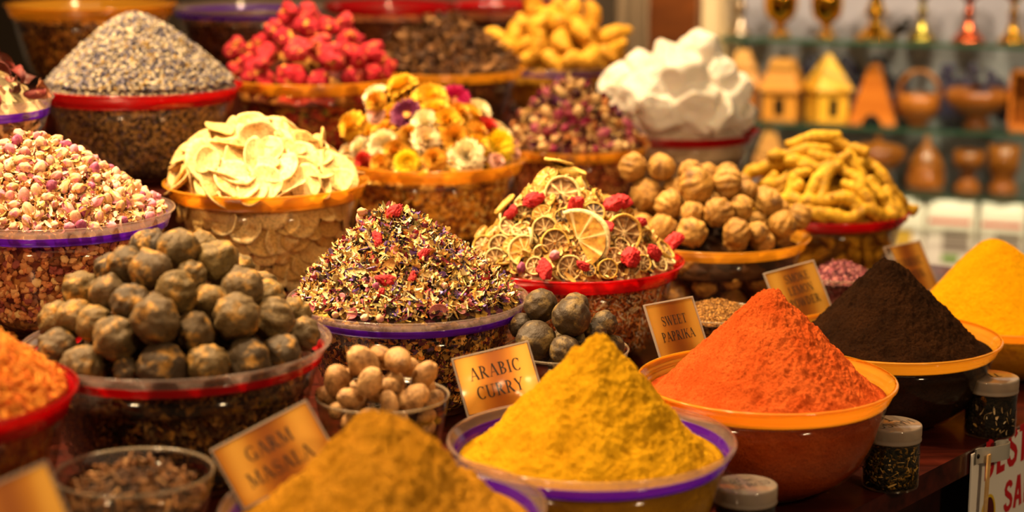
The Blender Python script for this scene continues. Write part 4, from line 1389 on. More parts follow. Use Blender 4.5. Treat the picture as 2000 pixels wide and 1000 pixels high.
def m_two(a, c):
    return [a, c]
M_BUD = m_vary('pink_petal', ['#d8a880', '#c47c88', '#e2c094', '#96486c', '#d29c70', '#cc9084', '#e2c29a', '#cca470', '#dab488'], 0.7, 1.5, '#c87898', (0.5, 0.66), 0.0006, 8.0, 0.2, 0.0, 'CONSTANT', 0.25)
M_CAL = m_vary('straw_calyx', ['#c8a05c', '#b08848', '#d8b878'], 0.8, 2.0, '#8a6a34', (0.55, 0.8), 0.0005, 8.0, 0.2)
def bud_mesh(seed, mp, open_=0.0):
    V, F, m = bud_geo(seed, open_)
    V = V * [1, 1, 1.22] * (1 + 0.10 * fbm(V, 1.6, seed, 2))[:, None]
    return mesh_data('rosebud', V, F, [mp, M_CAL], None, m)
ME_BUD = [bud_mesh(170 + k, M_BUD, 0.15 * k) for k in range(5)]
it = []
for px, py, r in [(1083, 502, 15), (1018, 526, 13), (955, 515, 11)]:
    p = q.hit(px, py, 0.010)
    o = obj('rosebud', ME_BUD[1], None, q.c + p + [0, -0.008, 0.004], tilted(to_cam(q.c + p), rng, 0.5), r * q.k / F_PX)
    it.append((o, q.c + p))
label_rows(it, 'pink rosebud', 'citrus bowl', 'rosebud', 'rosebuds among the citrus slices', 10)
# rosebuds of the big purple rimmed bowl
q = b['rosebud']
it = []
for p in q.sample(9000, 0.0150, rng, 0.97, True, 0.004):
    if project(q.c + p)[0] < -260:
        continue
    n = q.normal(p[0], p[1])
    o = obj('rosebud', ME_BUD[int(rng.integers(5))], None, q.c + p, tilted(n, rng, 0.9), rng.uniform(0.0070, 0.0118))
    it.append((o, q.c + p))
label_rows(it, 'pink dried rosebud', 'purple rimmed bowl', 'rosebud', 'pink rosebuds heaped in the purple rimmed bowl', 16)
nbud = len(it)
# dark pink and straw rose mixture
M_DB = m_vary('dark_rose_petal', ['#8a2048', '#3a1020', '#a84a6a', '#d8a868', '#e0bc84', '#7a1c34', '#c07840', '#34101c', '#5a1c50', '#d8b078'], 0.7, 1.5, '#c8985c', (0.56, 0.7), 0.0006, 8.0, 0.2, 0.0, 'CONSTANT', 0.3)
ME_DB = [bud_mesh(180 + k, M_DB, 0.3 * k) for k in range(4)]
ME_DP = [mesh_data('rose_petal', *curl_geo(190 + k), M_DB) for k in range(5)]
q = b['rosemix']
ib, ip = [], []
for p in q.sample(6000, 0.0165, rng, 0.95, True, 0.004):
    n = q.normal(p[0], p[1])
    if rng.random() < 0.5:
        o = obj('rosebud', ME_DB[int(rng.integers(4))], None, q.c + p, tilted(n, rng, 0.9), rng.uniform(0.0095, 0.0145))
        ib.append((o, q.c + p))
    else:
        o = obj('rose_petal', ME_DP[int(rng.integers(5))], None, q.c + p, tilted(n, rng, 0.6), rng.uniform(0.014, 0.023))
        ip.append((o, q.c + p))
label_rows(ib, 'dark rosebud', 'rose petal bowl', 'rosebud', 'rosebuds in the rose petal bowl', 16)
label_rows(ip, 'curled rose petal', 'rose petal bowl', 'petal', 'curled petals in the rose petal bowl', 16)

# strawflowers
q = b['straw']
FC = {'yellow': ('#e8b42a', '#d89a20'), 'golden': ('#d89a24', '#b87818'), 'cream': ('#f4e4b8', '#e0bc60'), 'magenta': ('#c41c68', '#e8b070'), 'purple': ('#7a2c58', '#d89a48'), 'orange': ('#e27c20', '#f0b020'),
      'red': ('#c43428', '#d88a30'), 'lemon': ('#f4d424', '#e0b418'), 'beige': ('#e4c898', '#b89858'), 'pinkish': ('#e8b8a8', '#e0c080')}
FM = {}
for i, (k_, (pc, cc)) in enumerate(FC.items()):
    mp = m_plain('petal_' + k_, pc, 0.6)
    mc = m_plain('flower_centre_' + k_, cc, 0.8)
    for v_ in range(2):
        (pv, pf), (cv, cf) = flower_parts(200 + i * 3 + v_, 6, 23, [0.45, 1.0][v_] if k_ not in ('magenta', 'purple', 'orange') else 0.15)
        FM[(k_, v_)] = (mesh_data('petals_' + k_, pv, pf, mp), mesh_data('centre_' + k_, cv, cf, mc))
def flower(k_, p, n, r):
    pm, cm = FM[(k_, int(rng.integers(2)))]
    root = empty('strawflower', q.c + p, tilted(n, rng, 0.15), r)
    obj('petals', pm, root)
    obj('flower_centre', cm, root)
    return root
SFL = [('yellow', 785, 172, 31, .3), ('cream', 735, 192, 26, .2), ('yellow', 840, 195, 34, .4), ('magenta', 888, 197, 29, .9), ('purple', 797, 228, 32, .9), ('cream', 930, 222, 29, .5), ('red', 948, 252, 26, .4), ('lemon', 970, 286, 32, .7),
       ('cream', 910, 306, 33, .9), ('orange', 706, 280, 24, .9), ('cream', 750, 284, 28, .8), ('beige', 832, 275, 28, .4), ('yellow', 690, 246, 28, .4), ('yellow', 738, 240, 33, .3), ('yellow', 872, 240, 30, .4), ('golden', 888, 272, 28, .5),
       ('lemon', 795, 318, 24, .6), ('red', 712, 316, 20, .5), ('golden', 658, 245, 20, .3), ('pinkish', 655, 272, 18, .5), ('pinkish', 968, 316, 17, .5), ('golden', 848, 312, 22, .5), ('beige', 680, 300, 20, .5), ('golden', 745, 320, 20, .6), ('golden', 800, 265, 20, .4), ('pinkish', 1000, 300, 16, .4)]
it, taken, nm = [], [], {}
for k_, px, py, r, lean in SFL:
    p = inside(q, q.hit(px, py, 0.006), r * 0.55 * q.k / F_PX)
    n = q.normal(p[0], p[1]) * (1 - lean) + to_cam(q.c + p) * lean
    o = flower(k_, p, n, r * 1.18 * q.k / F_PX)
    it.append((o, q.c + p)); nm[o.name] = k_ + ' strawflower'; taken.append(p)
for p in q.sample(4000, 0.029, rng, 0.90, True, 0.004, taken):
    k_ = ['yellow', 'golden', 'yellow', 'beige', 'cream', 'golden'][int(rng.integers(6))]
    p = inside(q, p, 0.016)
    o = flower(k_, p, q.normal(p[0], p[1]), rng.uniform(0.022, 0.029))
    it.append((o, q.c + p)); nm[o.name] = k_ + ' strawflower'
label_rows(it, nm, 'orange rimmed bowl', 'strawflower', 'dried strawflowers', 28)

# bark curls, dark red calyces, cloves
M_BK = m_vary('bark_skin', ['#4a2c16', '#2c180c', '#6a4422', '#8a6034', '#3a2010'], 0.75, 1.6, '#a87840', (0.58, 0.8), 0.001, 8.0, 0.25)
ME_BK = [mesh_data('bark_curl', *curl_geo(230 + k), M_BK) for k in range(6)]
q = b['bark']
it = []
for p in q.sample(5000, 0.0195, rng, 0.95, True, 0.005):
    o = obj('bark_curl', ME_BK[int(rng.integers(6))], None, q.c + p, tilted(q.normal(p[0], p[1]), rng, 0.8), rng.uniform(0.014, 0.023))
    it.append((o, q.c + p))
label_rows(it, 'dark brown bark curl', 'orange rimmed bowl', 'bark', 'dark bark curls', 18)
M_HB = m_vary('calyx_skin', ['#5a1a1c', '#7a2420', '#3a1012', '#8a4430', '#a86c48'], 0.6, 1.6, '#c89870', (0.6, 0.8), 0.001, 8.0, 0.3)
ME_HB = [mesh_data('calyx', *curl_geo(240 + k), M_HB) for k in range(4)] + [berry_mesh('calyx', M_HB, 250, 0.4)]
q = b['hibiscus']
it = []
for p in q.sample(4000, 0.021, rng, 0.95, True, 0.010):
    if project(q.c + p)[0] < -300:
        continue
    o = obj('dried_calyx', ME_HB[int(rng.integers(5))], None, q.c + p, rand_rot(rng), rng.uniform(0.013, 0.021))
    it.append((o, q.c + p))
label_rows(it, 'dark red dried calyx', 'purple rimmed bowl', 'dried calyx', 'dark red calyces in the bowl at the photo edge', 20)
M_CV = m_vary('clove_skin', ['#6a4020', '#8a5a30', '#a87444', '#4a2c16', '#c0905c'], 0.65, 1.6, '#3a2010', (0.55, 0.8), 0.0006, 8.0, 0.25)
ME_CV = [mesh_data('clove', *clove_geo(260 + k), M_CV) for k in range(2)]
q = b['cloves']
it = []
for p in q.sample(5000, 0.0105, rng, 0.98, False, 0.002):
    o = obj('clove', ME_CV[int(rng.integers(2))], None, q.c + p, rand_rot(rng), rng.uniform(0.0068, 0.0092))
    it.append((o, q.c + p))
label_rows(it, 'brown clove', 'small glass bowl', 'clove', 'cloves in the small glass bowl', 16)

# loose mixtures nobody could count
def loose(bowl, parent, name, templates, n, size, palette, weights, rng, stretch=(1, 1, 1), jit=0.6, off=0.0015, mat=None, facing=True, rmax=0.955):
    q = BOWLS[bowl]
    pos, rot = [], []
    while len(pos) < n:
        m = n * 2
        r = q.r0 * rmax * np.sqrt(rng.uniform(0, 1, m))
        a = rng.uniform(0, 2 * math.pi, m)
        x, y = r * np.cos(a), r * np.sin(a)
        ok = (~((y > 0.45 * q.r0) & (r > 0.3 * q.r0))) if facing else np.ones(m, bool)
        d = 0.004
        gx = (q.surf(x + d, y) - q.surf(x - d, y)) / (2 * d)
        gy = (q.surf(x, y + d) - q.surf(x, y - d)) / (2 * d)
        # keep the density even on the slope
        ok &= rng.uniform(0, 1, m) < np.sqrt(1 + gx * gx + gy * gy) / 2.2
        z = q.surf(x, y) + off + rng.uniform(-0.002, 0.0025, m)
        for i in np.where(ok)[0]:
            if len(pos) >= n:
                break
            pos.append((x[i], y[i], z[i]))
            rot.append(tilted((-gx[i], -gy[i], 1.0), rng, jit))
    pos = np.array(pos)
    sc = rng.uniform(size[0], size[1], n)[:, None] * np.asarray(stretch)[None] * rng.uniform(0.75, 1.25, (n, 3))
    cols = np.array([C(x) for x in palette])[rng.choice(len(palette), n, p=np.array(weights) / sum(weights))]
    cols[:, :3] *= rng.uniform(0.75, 1.2, (n, 1))
    V, F, K = scatter(templates, rng.integers(0, len(templates), n), pos, np.array(rot), sc, np.clip(cols, 0, 1))
    o = obj(name, mesh_data(name, V, F, mat or m_attr('loose_bits', 0.75), K), parent)
    o['kind'] = 'stuff'
    return o
TOP = {o.name: o for o in COL.objects}
rng = np.random.default_rng(33)
FLK = [flake_geo(k) for k in range(7)]
ICO1 = ico(1)
GR = [(ICO1[0] * [1, 0.42, 0.42], ICO1[1])]
STR = [tube([(-1, 0, 0), (-0.4, 0.12, 0.1), (0.3, -0.08, 0.12), (1, 0.1, 0)], 0.06, 4), tube([(-1, 0, 0), (0, 0.25, 0.2), (1, 0, 0)], 0.06, 4)]
STK = [tube([(-1, 0, 0), (0, 0.06, 0.08), (1, 0, 0)], 0.13, 5)]
PETAL_PAL = ['#d8b878', '#c8a058', '#e8d4a4', '#a8843c', '#3a2818', '#221812', '#6a4a8a', '#8a78b0', '#7a1c2c', '#a83038', '#d07080', '#c87a30', '#7a7040', '#5a1c34']
PETAL_W = [19, 16, 15, 13, 8, 7, 6, 4, 5, 3, 3, 5, 6, 5]
loose('petals', TOP['petal_mix'], 'petal_flakes', FLK + STK, 4600, (0.0036, 0.0098), PETAL_PAL, PETAL_W, rng, (1.25, 0.75, 1), 0.7)
loose('citrus', TOP['pale_shreds'], 'peel_shreds', FLK + STR, 1700, (0.005, 0.011), ['#c49c50', '#d8bc78', '#a07834', '#7a4220', '#b48440', '#3a2414', '#8a7a34'], [14, 10, 9, 5, 10, 6, 5], rng, (1, 1, 1), 0.6)
loose('lavender', TOP['lavender_bits'], 'lavender_buds', GR, 7500, (0.0042, 0.0070), ['#8a7e70', '#a89a82', '#6c6672', '#444056', '#302c3a', '#8a6c34', '#bcae96'], [16, 13, 15, 13, 10, 7, 9], rng, (1, 1, 1), 0.9)
loose('safflower', TOP['orange_shreds'], 'orange_threads', STR, 4200, (0.006, 0.011), ['#e88a28', '#d06a14', '#f4a83c', '#b84e0c', '#e09838'], [10, 10, 8, 5, 8], rng, (1, 1, 1), 0.5)
loose('rosebud', TOP['bud_mix'], 'bud_crumbs', FLK, 2600, (0.0045, 0.0085), ['#d8b078', '#c08a5c', '#e0b8a0', '#a86070', '#b89050'], [10, 8, 8, 5, 7], rng)
loose('rosemix', TOP['rose_mix'], 'petal_crumbs', FLK, 1500, (0.004, 0.008), ['#c89860', '#8a2c44', '#5a1c2c', '#d8b47c', '#a8604c', '#3a2018'], [10, 7, 6, 9, 6, 5], rng)
loose('bark', TOP['bark_bits'], 'bark_crumbs', FLK, 1100, (0.004, 0.0065), ['#4a2c16', '#2c180c', '#6a4422', '#8a6034'], [8, 8, 6, 4], rng)
loose('straw', TOP['flower_mix'], 'loose_petals', FLK, 1200, (0.004, 0.008), ['#d8a83c', '#e8c878', '#b8842c', '#a8642c'], [10, 8, 6, 4], rng)
q_ = BOWLS
q_['lavender'].loose_wall(TOP['lavender_bits'], 'lavender_wall_buds', GR, 4200, (0.003, 0.0052), ['#7a6448', '#a08450', '#4a3c34', '#62586a', '#b89c68', '#342a24'], [12, 10, 9, 6, 7, 8], rng)
q_['rosebud'].loose_wall(TOP['bud_mix'], 'wall_buds', [(bud_geo(5)[0], bud_geo(5)[1])], 520, (0.007, 0.0105), ['#c89464', '#a86a4c', '#d8b080', '#8a4a48', '#b87c50', '#7a4a30'], [10, 8, 9, 5, 8, 5], rng, 1.4, 0.8)
q_['petals'].loose_wall(TOP['petal_mix'], 'wall_flakes', FLK + STK, 2300, (0.004, 0.0085), ['#8a6a34', '#a8843c', '#3a2414', '#1c120a', '#5a2430', '#c8a058', '#4a3454', '#b8742c'], [9, 9, 10, 12, 6, 6, 4, 6], rng)
q_['citrus'].loose_wall(TOP['pale_shreds'], 'wall_shreds', STR + STK, 1900, (0.007, 0.014), ['#e8ccb0', '#d08a4c', '#a85424', '#f4e4cc', '#d89a5c', '#6a3214', '#c06c38'], [9, 9, 9, 6, 8, 8, 8], rng)
q_['straw'].loose_wall(TOP['flower_mix'], 'wall_petals', FLK, 1100, (0.006, 0.012), ['#c8922c', '#a8701c', '#e0bc70', '#8a4a1c', '#6a3a14', '#d8a850'], [9, 9, 6, 6, 7, 7], rng)
q_['rosemix'].loose_wall(TOP['rose_mix'], 'wall_petals', FLK, 900, (0.006, 0.011), ['#a8683c', '#c89860', '#6a2428', '#4a1a18', '#8a4a30'], [8, 8, 6, 6, 8], rng)
q_['blacklime'].loose_wall(TOP['dark_crumbs'], 'wall_crumbs', FLK + STK, 1900, (0.0035, 0.0085), ['#3a2612', '#5a401c', '#20140a', '#7a5a28', '#140c06', '#4a3a20'], [10, 8, 12, 5, 10, 8], rng)
q_['topa'].loose_wall(TOP['herb_bits'], 'wall_herb', FLK + STK, 1300, (0.005, 0.011), ['#7a4a14', '#4a280a', '#9a6a24', '#2a1606', '#b07c34'], [9, 10, 7, 9, 5], rng)
q_['topb'].loose_wall(TOP['dark_bits'], 'wall_bits', FLK, 900, (0.005, 0.010), ['#4a2412', '#2a160a', '#6a3c1a', '#5a3434'], [9, 9, 6, 4], rng)
q_['hibiscus'].loose_wall(TOP['calyx_bits'], 'wall_bits', FLK, 500, (0.006, 0.013), ['#b89c70', '#8a744a', '#c8b488', '#6a4a30'], [9, 8, 7, 5], rng)
q_['redberry'].loose_wall(TOP['berry_bits'], 'wall_bits', FLK, 600, (0.008, 0.013), ['#8a2a1c', '#a8442c', '#6a3c14', '#a87a34', '#541410', '#5a5a20'], [9, 7, 6, 5, 7, 3], rng)
q_['bark'].loose_wall(TOP['bark_bits'], 'wall_bits', FLK, 600, (0.007, 0.012), ['#3a2010', '#5a3418', '#241208', '#7a5028'], [9, 7, 8, 4], rng)
q_['safflower'].loose_wall(TOP['orange_shreds'], 'wall_threads', STR, 1500, (0.006, 0.012), ['#a85a18', '#8a4410', '#c87a28', '#6a300a'], [9, 9, 6, 7], rng)
loose('seed', TOP['brown_seeds'], 'seed_grains', GR, 900, (0.0016, 0.0024), ['#8a5c22', '#a87a38', '#6e4616'], [8, 6, 6], rng, (1, 1, 1), 0.7, 0.0005, None, False)
loose('pink', TOP['pink_crumbs'], 'crumb_grains', FLK, 700, (0.002, 0.0035), ['#9a5058', '#b87874', '#6a3440', '#44222a'], [8, 6, 7, 6], rng, (1, 1, 1), 0.7, 0.0005, None, False)
# bigger pieces lying on the petal tea
q = b['petals']
M_POD = m_vary('straw_pod', ['#d8bc80', '#e4cc98', '#c8a464'], 0.65, 1.6, '#a88040', (0.6, 0.85), 0.0006, 8.0)
M_PPK = m_vary('pink_petal_skin', ['#d87888', '#c85a6c', '#e09a98'], 0.65, 1.6, '#b84050', (0.6, 0.85), 0.0006, 8.0)
ME_POD = [mesh_data('straw_curl', *curl_geo(270 + k), M_POD) for k in range(4)]
ME_PPK = [mesh_data('pink_petal', *slice_geo(280 + k, 0.5, 0.03, 0.2, 0.05), M_PPK) for k in range(2)]
def on_petals(name, meshes, picks, label, cat, group, off=0.004, rp=26, face=0.5):
    it = []
    for px, py, r in picks:
        p = q.hit(px, py, off)
        o = obj(name, meshes[int(rng.integers(len(meshes)))], None, q.c + p, tilted(q.normal(p[0], p[1]) * (1 - face) + to_cam(q.c + p) * face, rng, 0.3), r * q.k / F_PX)
        it.append((o, q.c + p))
    label_rows(it, label, 'petal tea bowl', cat, group, rp)
on_petals('red_berry', ME_RB2, [(770, 414, 14), (757, 548, 13), (826, 497, 9), (737, 466, 11), (806, 540, 8), (745, 570, 7)], 'red berry piece', 'dried berry', 'red pieces on the petal tea', 0.006)
on_petals('straw_curl', ME_POD, [(752, 410, 17), (735, 572, 15), (760, 522, 26), (722, 458, 17), (792, 432, 15), (700, 535, 18), (806, 455, 16), (850, 540, 14), (880, 560, 13), (660, 545, 16), (690, 500, 15), (905, 535, 14), (930, 575, 14), (780, 590, 15), (640, 580, 14), (840, 480, 14), (905, 490, 12), (720, 610, 12)], 'straw coloured curl', 'dried curl', 'straw curls on the petal tea')
on_petals('pink_petal', ME_PPK, [(856, 608, 20), (690, 612, 12), (668, 585, 12), (900, 605, 10), (770, 490, 10), (720, 548, 10), (610, 600, 10)], 'pink petal', 'petal', 'pink petals on the petal tea')
on_petals('rosebud', ME_BUD, [(708, 414, 13), (703, 428, 12), (742, 622, 12), (868, 558, 10), (940, 520, 10), (655, 615, 10), (712, 620, 11), (735, 560, 11)], 'rosebud', 'rosebud', 'rosebuds on the petal tea', 0.006)

# ------------------------------------------------------------------ lettering
def arc(cx, cy, rx, ry, a0, a1, n=16):
    a = np.radians(np.linspace(a0, a1, n))
    return np.stack([cx + rx * np.cos(a), cy + ry * np.sin(a)], 1)
TK, TN = 0.15, 0.055
def _ln(x0, y0, x1, y1, w):
    return (np.array([(x0, y0), (x1, y1)], float), w)
def _stem(x, w=TK, top=True, bot=True, y0=0.0, y1=1.0):
    r = [_ln(x, y0, x, y1, w)]
    if bot:
        r.append(_ln(x - 0.16, y0 + 0.02, x + 0.16, y0 + 0.02, 0.045))
    if top:
        r.append(_ln(x - 0.16, y1 - 0.02, x + 0.16, y1 - 0.02, 0.045))
    return r
def _bow(P, hi=TK, lo=TN):
    d = np.gradient(P, axis=0)
    d /= np.linalg.norm(d, axis=1)[:, None]
    return (P, lo + (hi - lo) * np.abs(d[:, 1]) ** 1.5)
_S = np.array([(.56, .80), (.50, .93), (.35, .98), (.19, .94), (.11, .80), (.15, .66), (.33, .54), (.51, .43), (.60, .29), (.56, .11), (.40, .02), (.22, .04), (.11, .16), (.09, .26)])
GLYPH = {
    'A': (.78, [_ln(.08, 0, .38, 1, TN), _ln(.38, 1, .70, 0, TK), _ln(.19, .33, .58, .33, .05), _ln(-.02, .02, .2, .02, .045), _ln(.55, .02, .85, .02, .045)]),
    'B': (.66, _stem(.16) + [_bow(arc(.18, .745, .30, .235, 90, -90)), _bow(arc(.18, .265, .38, .245, 90, -90))]),
    'C': (.72, [_bow(arc(.40, .5, .32, .48, 45, 315, 28)), _ln(.64, .95, .64, .68, .05)]),
    'D': (.78, _stem(.16) + [_bow(arc(.2, .5, .46, .48, 90, -90, 22))]),
    'E': (.66, _stem(.16) + [_ln(.16, .975, .58, .975, .05), _ln(.16, .51, .46, .51, .05), _ln(.16, .025, .60, .025, .05), _ln(.57, .975, .57, .76, .05), _ln(.59, .025, .59, .25, .05), _ln(.45, .62, .45, .40, .05)]),
    'G': (.80, [_bow(arc(.40, .5, .32, .48, 45, 320, 28)), _ln(.63, .95, .63, .70, .05), _ln(.66, .0, .66, .42, TK), _ln(.50, .42, .80, .42, .045)]),
    'I': (.36, _stem(.18)),
    'K': (.80, _stem(.16) + [_ln(.22, .40, .62, .98, TN), _ln(.36, .58, .70, .02, TK), _ln(.52, .98, .74, .98, .045), _ln(.58, .02, .84, .02, .045)]),
    'L': (.62, _stem(.16) + [_ln(.16, .025, .56, .025, .05), _ln(.56, .025, .56, .26, .05)]),
    'M': (.98, _stem(.12, TN) + _stem(.84) + [_ln(.12, 1, .47, .05, TK), _ln(.47, .05, .82, 1, TN)]),
    'N': (.82, _stem(.12, TN) + _stem(.70, TN, True, False) + [_ln(.12, 1, .70, 0, TK)]),
    'O': (.80, [_bow(arc(.40, .5, .33, .49, 0, 360, 36))]),
    'P': (.64, _stem(.16) + [_bow(arc(.18, .72, .34, .26, 90, -90))]),
    'R': (.76, _stem(.16) + [_bow(arc(.18, .73, .32, .25, 90, -90)), _ln(.34, .48, .66, .02, TK), _ln(.58, .02, .80, .02, .045)]),
    'S': (.66, [(_S, np.interp(np.linspace(0, 1, len(_S)), [0, .3, .5, .7, 1], [.05, .08, TK, .08, .05])), _ln(.56, .95, .56, .72, .045), _ln(.10, .05, .10, .30, .045)]),
    'T': (.70, _stem(.35, TK, False) + [_ln(.04, .975, .66, .975, .05), _ln(.05, .99, .05, .76, .05), _ln(.65, .99, .65, .76, .05)]),
    'U': (.78, _stem(.15, TK, True, False, .28) + _stem(.62, TN, True, False, .28) + [_bow(arc(.385, .28, .235, .27, 180, 360))]),
    'W': (1.06, [_ln(.06, 1, .30, 0, TK), _ln(.30, 0, .52, .95, TN), _ln(.48, 1, .74, 0, TK), _ln(.74, 0, .98, 1, TN), _ln(-.06, .98, .2, .98, .045), _ln(.38, .98, .6, .98, .045), _ln(.86, .98, 1.08, .98, .045)]),
    'Y': (.74, _stem(.37, TK, False, True, 0, .46) + [_ln(.08, 1, .37, .44, TK), _ln(.68, 1, .37, .44, TN), _ln(-.04, .98, .22, .98, .045), _ln(.56, .98, .80, .98, .045)]),
    ' ': (.4, []),
}
BOLD = {
    'B': (.62, [_ln(.12, 0, .12, 1, .22), (arc(.14, .74, .30, .2, 90, -90), .2), (arc(.14, .28, .32, .2, 90, -90), .2)]),
    'E': (.56, [_ln(.12, 0, .12, 1, .22), _ln(.1, .91, .5, .91, .18), _ln(.1, .5, .46, .5, .18), _ln(.1, .09, .5, .09, .18)]),
    'S': (.60, [(_S * [.9, .86] + [0, .07], .19)]),
    'T': (.58, [_ln(.28, 0, .28, 1, .22), _ln(.0, .91, .56, .91, .18)]),
    'A': (.66, [_ln(.08, 0, .30, 1, .19), _ln(.54, 0, .34, 1, .19), _ln(.16, .3, .48, .3, .16)]),
    'F': (.54, [_ln(.12, 0, .12, 1, .22), _ln(.1, .91, .5, .91, .18), _ln(.1, .5, .44, .5, .18)]),
}
def strip(P, w, lift=0.0):
    P = np.asarray(P, float)
    d = np.gradient(P, axis=0)
    d /= np.linalg.norm(d, axis=1)[:, None] + 1e-9
    n = np.stack([-d[:, 1], d[:, 0]], 1)
    w = np.full(len(P), w) if np.isscalar(w) else np.asarray(w)
    L, R = P + n * w[:, None] / 2, P - n * w[:, None] / 2
    V = np.concatenate([np.stack([L, R], 1).reshape(-1, 2)])
    V = np.concatenate([V, np.full((len(V), 1), lift)], 1)
    F = grid_faces(len(P), 2)
    V2 = V + [0, 0, 0.012]
    N = len(V)
    side = []
    for i in range(len(P) - 1):
        side += [(2 * i, 2 * i + N, 2 * i + 2 + N), (2 * i, 2 * i + 2 + N, 2 * i + 2), (2 * i + 1, 2 * i + 3 + N, 2 * i + 1 + N), (2 * i + 1, 2 * i + 3, 2 * i + 3 + N)]
    return np.concatenate([V, V2]), np.concatenate([F, F[:, ::-1] + N, np.array(side)])
def text_geo(lines, font, size, leading, width=None, condense=1.0, centre=True):
    """lines of capitals, centred on the origin in the xy plane, cap height = size"""
    out = []
    for k, ln in enumerate(lines):
        adv = sum(font[c][0] + 0.10 for c in ln) * condense
        x = -adv / 2 if centre else 0.0
        y = -k * leading
        for c in ln:
            w, strokes = font[c]
            for i, (P, tk) in enumerate(strokes):
                V, F = strip(P, tk, 0.002 * i)
                V = V * [condense, 1, 1] + [x, y, 0]
                out.append((V * size, F))
            x += (w + 0.10) * condense
    V, F, _ = join(out)
    return V, F

# ------------------------------------------------------------------ the golden name cards
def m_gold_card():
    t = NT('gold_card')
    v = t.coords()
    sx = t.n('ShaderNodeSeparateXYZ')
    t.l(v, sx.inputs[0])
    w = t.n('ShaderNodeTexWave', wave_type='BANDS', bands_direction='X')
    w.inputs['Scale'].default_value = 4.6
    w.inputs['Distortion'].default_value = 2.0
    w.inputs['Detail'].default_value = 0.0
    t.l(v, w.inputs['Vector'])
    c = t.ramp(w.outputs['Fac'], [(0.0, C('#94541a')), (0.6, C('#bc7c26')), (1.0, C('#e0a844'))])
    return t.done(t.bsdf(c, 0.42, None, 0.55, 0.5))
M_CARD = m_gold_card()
M_INK = m_plain('black_ink', '#16110c', 0.6)
M_SLEEVE = m_clear('clear_sleeve', '#fdfaf6', 0.5, 0.12, 0.010)
def name_card(tl, tr, bl, t, lines, label, size, leading, turn=0.03, lean=0.012, condense=0.92, gold=(0, 1), text_w=0.68, shift=(0, 0)):
    """a gold paper card in a clear sleeve, leaning back a little"""
    m = ((tr[0] + bl[0]) / 2, (tr[1] + bl[1]) / 2)
    _, k = on_t(m[0], m[1], t)
    P = lambda p, dk: CAM + ray(*p) * (k + dk)
    A, B_, D = P(tl, lean), P(tr, lean + turn), P(bl, 0.0)
    u, v = B_ - A, D - A
    W = np.linalg.norm(u)
    x = u / W
    v = v - x * (v @ x)
    H = np.linalg.norm(v)
    y = -v / H
    n = np.cross(x, y)
    cen = A + u / 2 + v / 2
    root = empty('name_card', cen, np.stack([x, y, n], 1))
    tag(root, label, 'sign', 'golden spice name cards')
    V, F = box(-W / 2 + 0.0015 + gold[0] * W, W / 2 - 0.0015, -H / 2 + 0.0015, H / 2 - 0.0015, -0.0004, 0.0004)
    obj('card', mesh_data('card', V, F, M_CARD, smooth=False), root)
    sl = []
    n_ = 14
    gx, gy = np.meshgrid(np.linspace(-W / 2, W / 2, n_), np.linspace(-H / 2, H / 2, n_), indexing='ij')
    for sgn in (1, -1):
        zz = sgn * (0.0013 + 0.0007 * vnoise(np.stack([gx.ravel() * 60, gy.ravel() * 60, gx.ravel() * 0 + sgn], 1), 1.0, 3))
        F1 = grid_faces(n_, n_)
        sl.append((np.stack([gx.ravel(), gy.ravel(), zz], 1), F1 if sgn < 0 else F1[:, ::-1]))
    V, F, _ = join(sl)
    obj('sleeve', mesh_data('sleeve', V, F, M_SLEEVE), root)
    ed = []
    for x0, x1, y0, y1 in ((-W / 2 - .0008, W / 2 + .0008, -H / 2 - .001, -H / 2 + .0006), (-W / 2 - .0008, W / 2 + .0008, H / 2 - .0006, H / 2 + .001), (-W / 2 - .001, -W / 2 + .0006, -H / 2, H / 2), (W / 2 - .0006, W / 2 + .001, -H / 2, H / 2)):
        ed.append(box(x0, x1, y0, y1, -0.0016, 0.0016))
    V, F, _ = join(ed)
    obj('sleeve_edge', mesh_data('sleeve_edge', V, F, m_band('sleeve_edge_plastic', '#d8ccc0', '#f0e8e0', 0.5), smooth=False), root)
    if lines:
        tot = max(sum(GLYPH[c][0] + 0.10 for c in l) for l in lines)
        s_ = min(size * H, text_w * W / (tot * condense))
        V, F = text_geo(lines, GLYPH, s_, leading, None, condense)
        V[:, 1] += s_ * ((len(lines) - 1) * leading - 1) / 2
        V[:, 0] += shift[0] * W
        V[:, 1] += shift[1] * H
        V[:, 2] = V[:, 2] * 0.2 + 0.0006
        obj('lettering', mesh_data('lettering', V, F, M_INK, smooth=False), root)
    return root
name_card((412, 880), (597, 783), (487, 990), 1.30, ['GARM', 'MASALA'], 'gold card reading GARM MASALA behind the ochre powder', 0.26, 1.6, 0.035, 0.012)
name_card((883, 702), (1030, 667), (930, 810), 1.345, ['ARABIC', 'CURRY'], 'gold card reading ARABIC CURRY behind the yellow curry powder', 0.26, 1.55, 0.03, 0.010)
name_card((1258, 597), (1351, 580), (1298, 698), 1.34, ['SWEET', 'PAPRIKA'], 'gold card reading SWEET PAPRIKA behind the red-orange powder', 0.24, 1.65, 0.045, 0.010, 0.80)
name_card((1492, 535), (1588, 509), (1540, 634), 1.35, ['SMOKE', 'LEMON', 'POWDER'], 'gold card reading SMOKE LEMON POWDER beside the dark brown powder', 0.16, 1.5, 0.045, 0.010, 0.85, (0, 1), 0.6, (0.07, 0.06))
name_card((1727, 484), (1795, 470), (1772, 578), 1.36, ['TURMERIC', 'POWDER'], 'blurred copper coloured card between the dark brown and bright yellow powders', 0.20, 1.6, 0.07, 0.010, 0.8, (0.15, 1), 0.7)
name_card((-100, 985), (90, 903), (-40, 1130), 1.22, [], 'golden card with a white glare at the lower corner of the photo', 0.2, 1.5, 0.02, 0.02, 0.9, (0, 1))

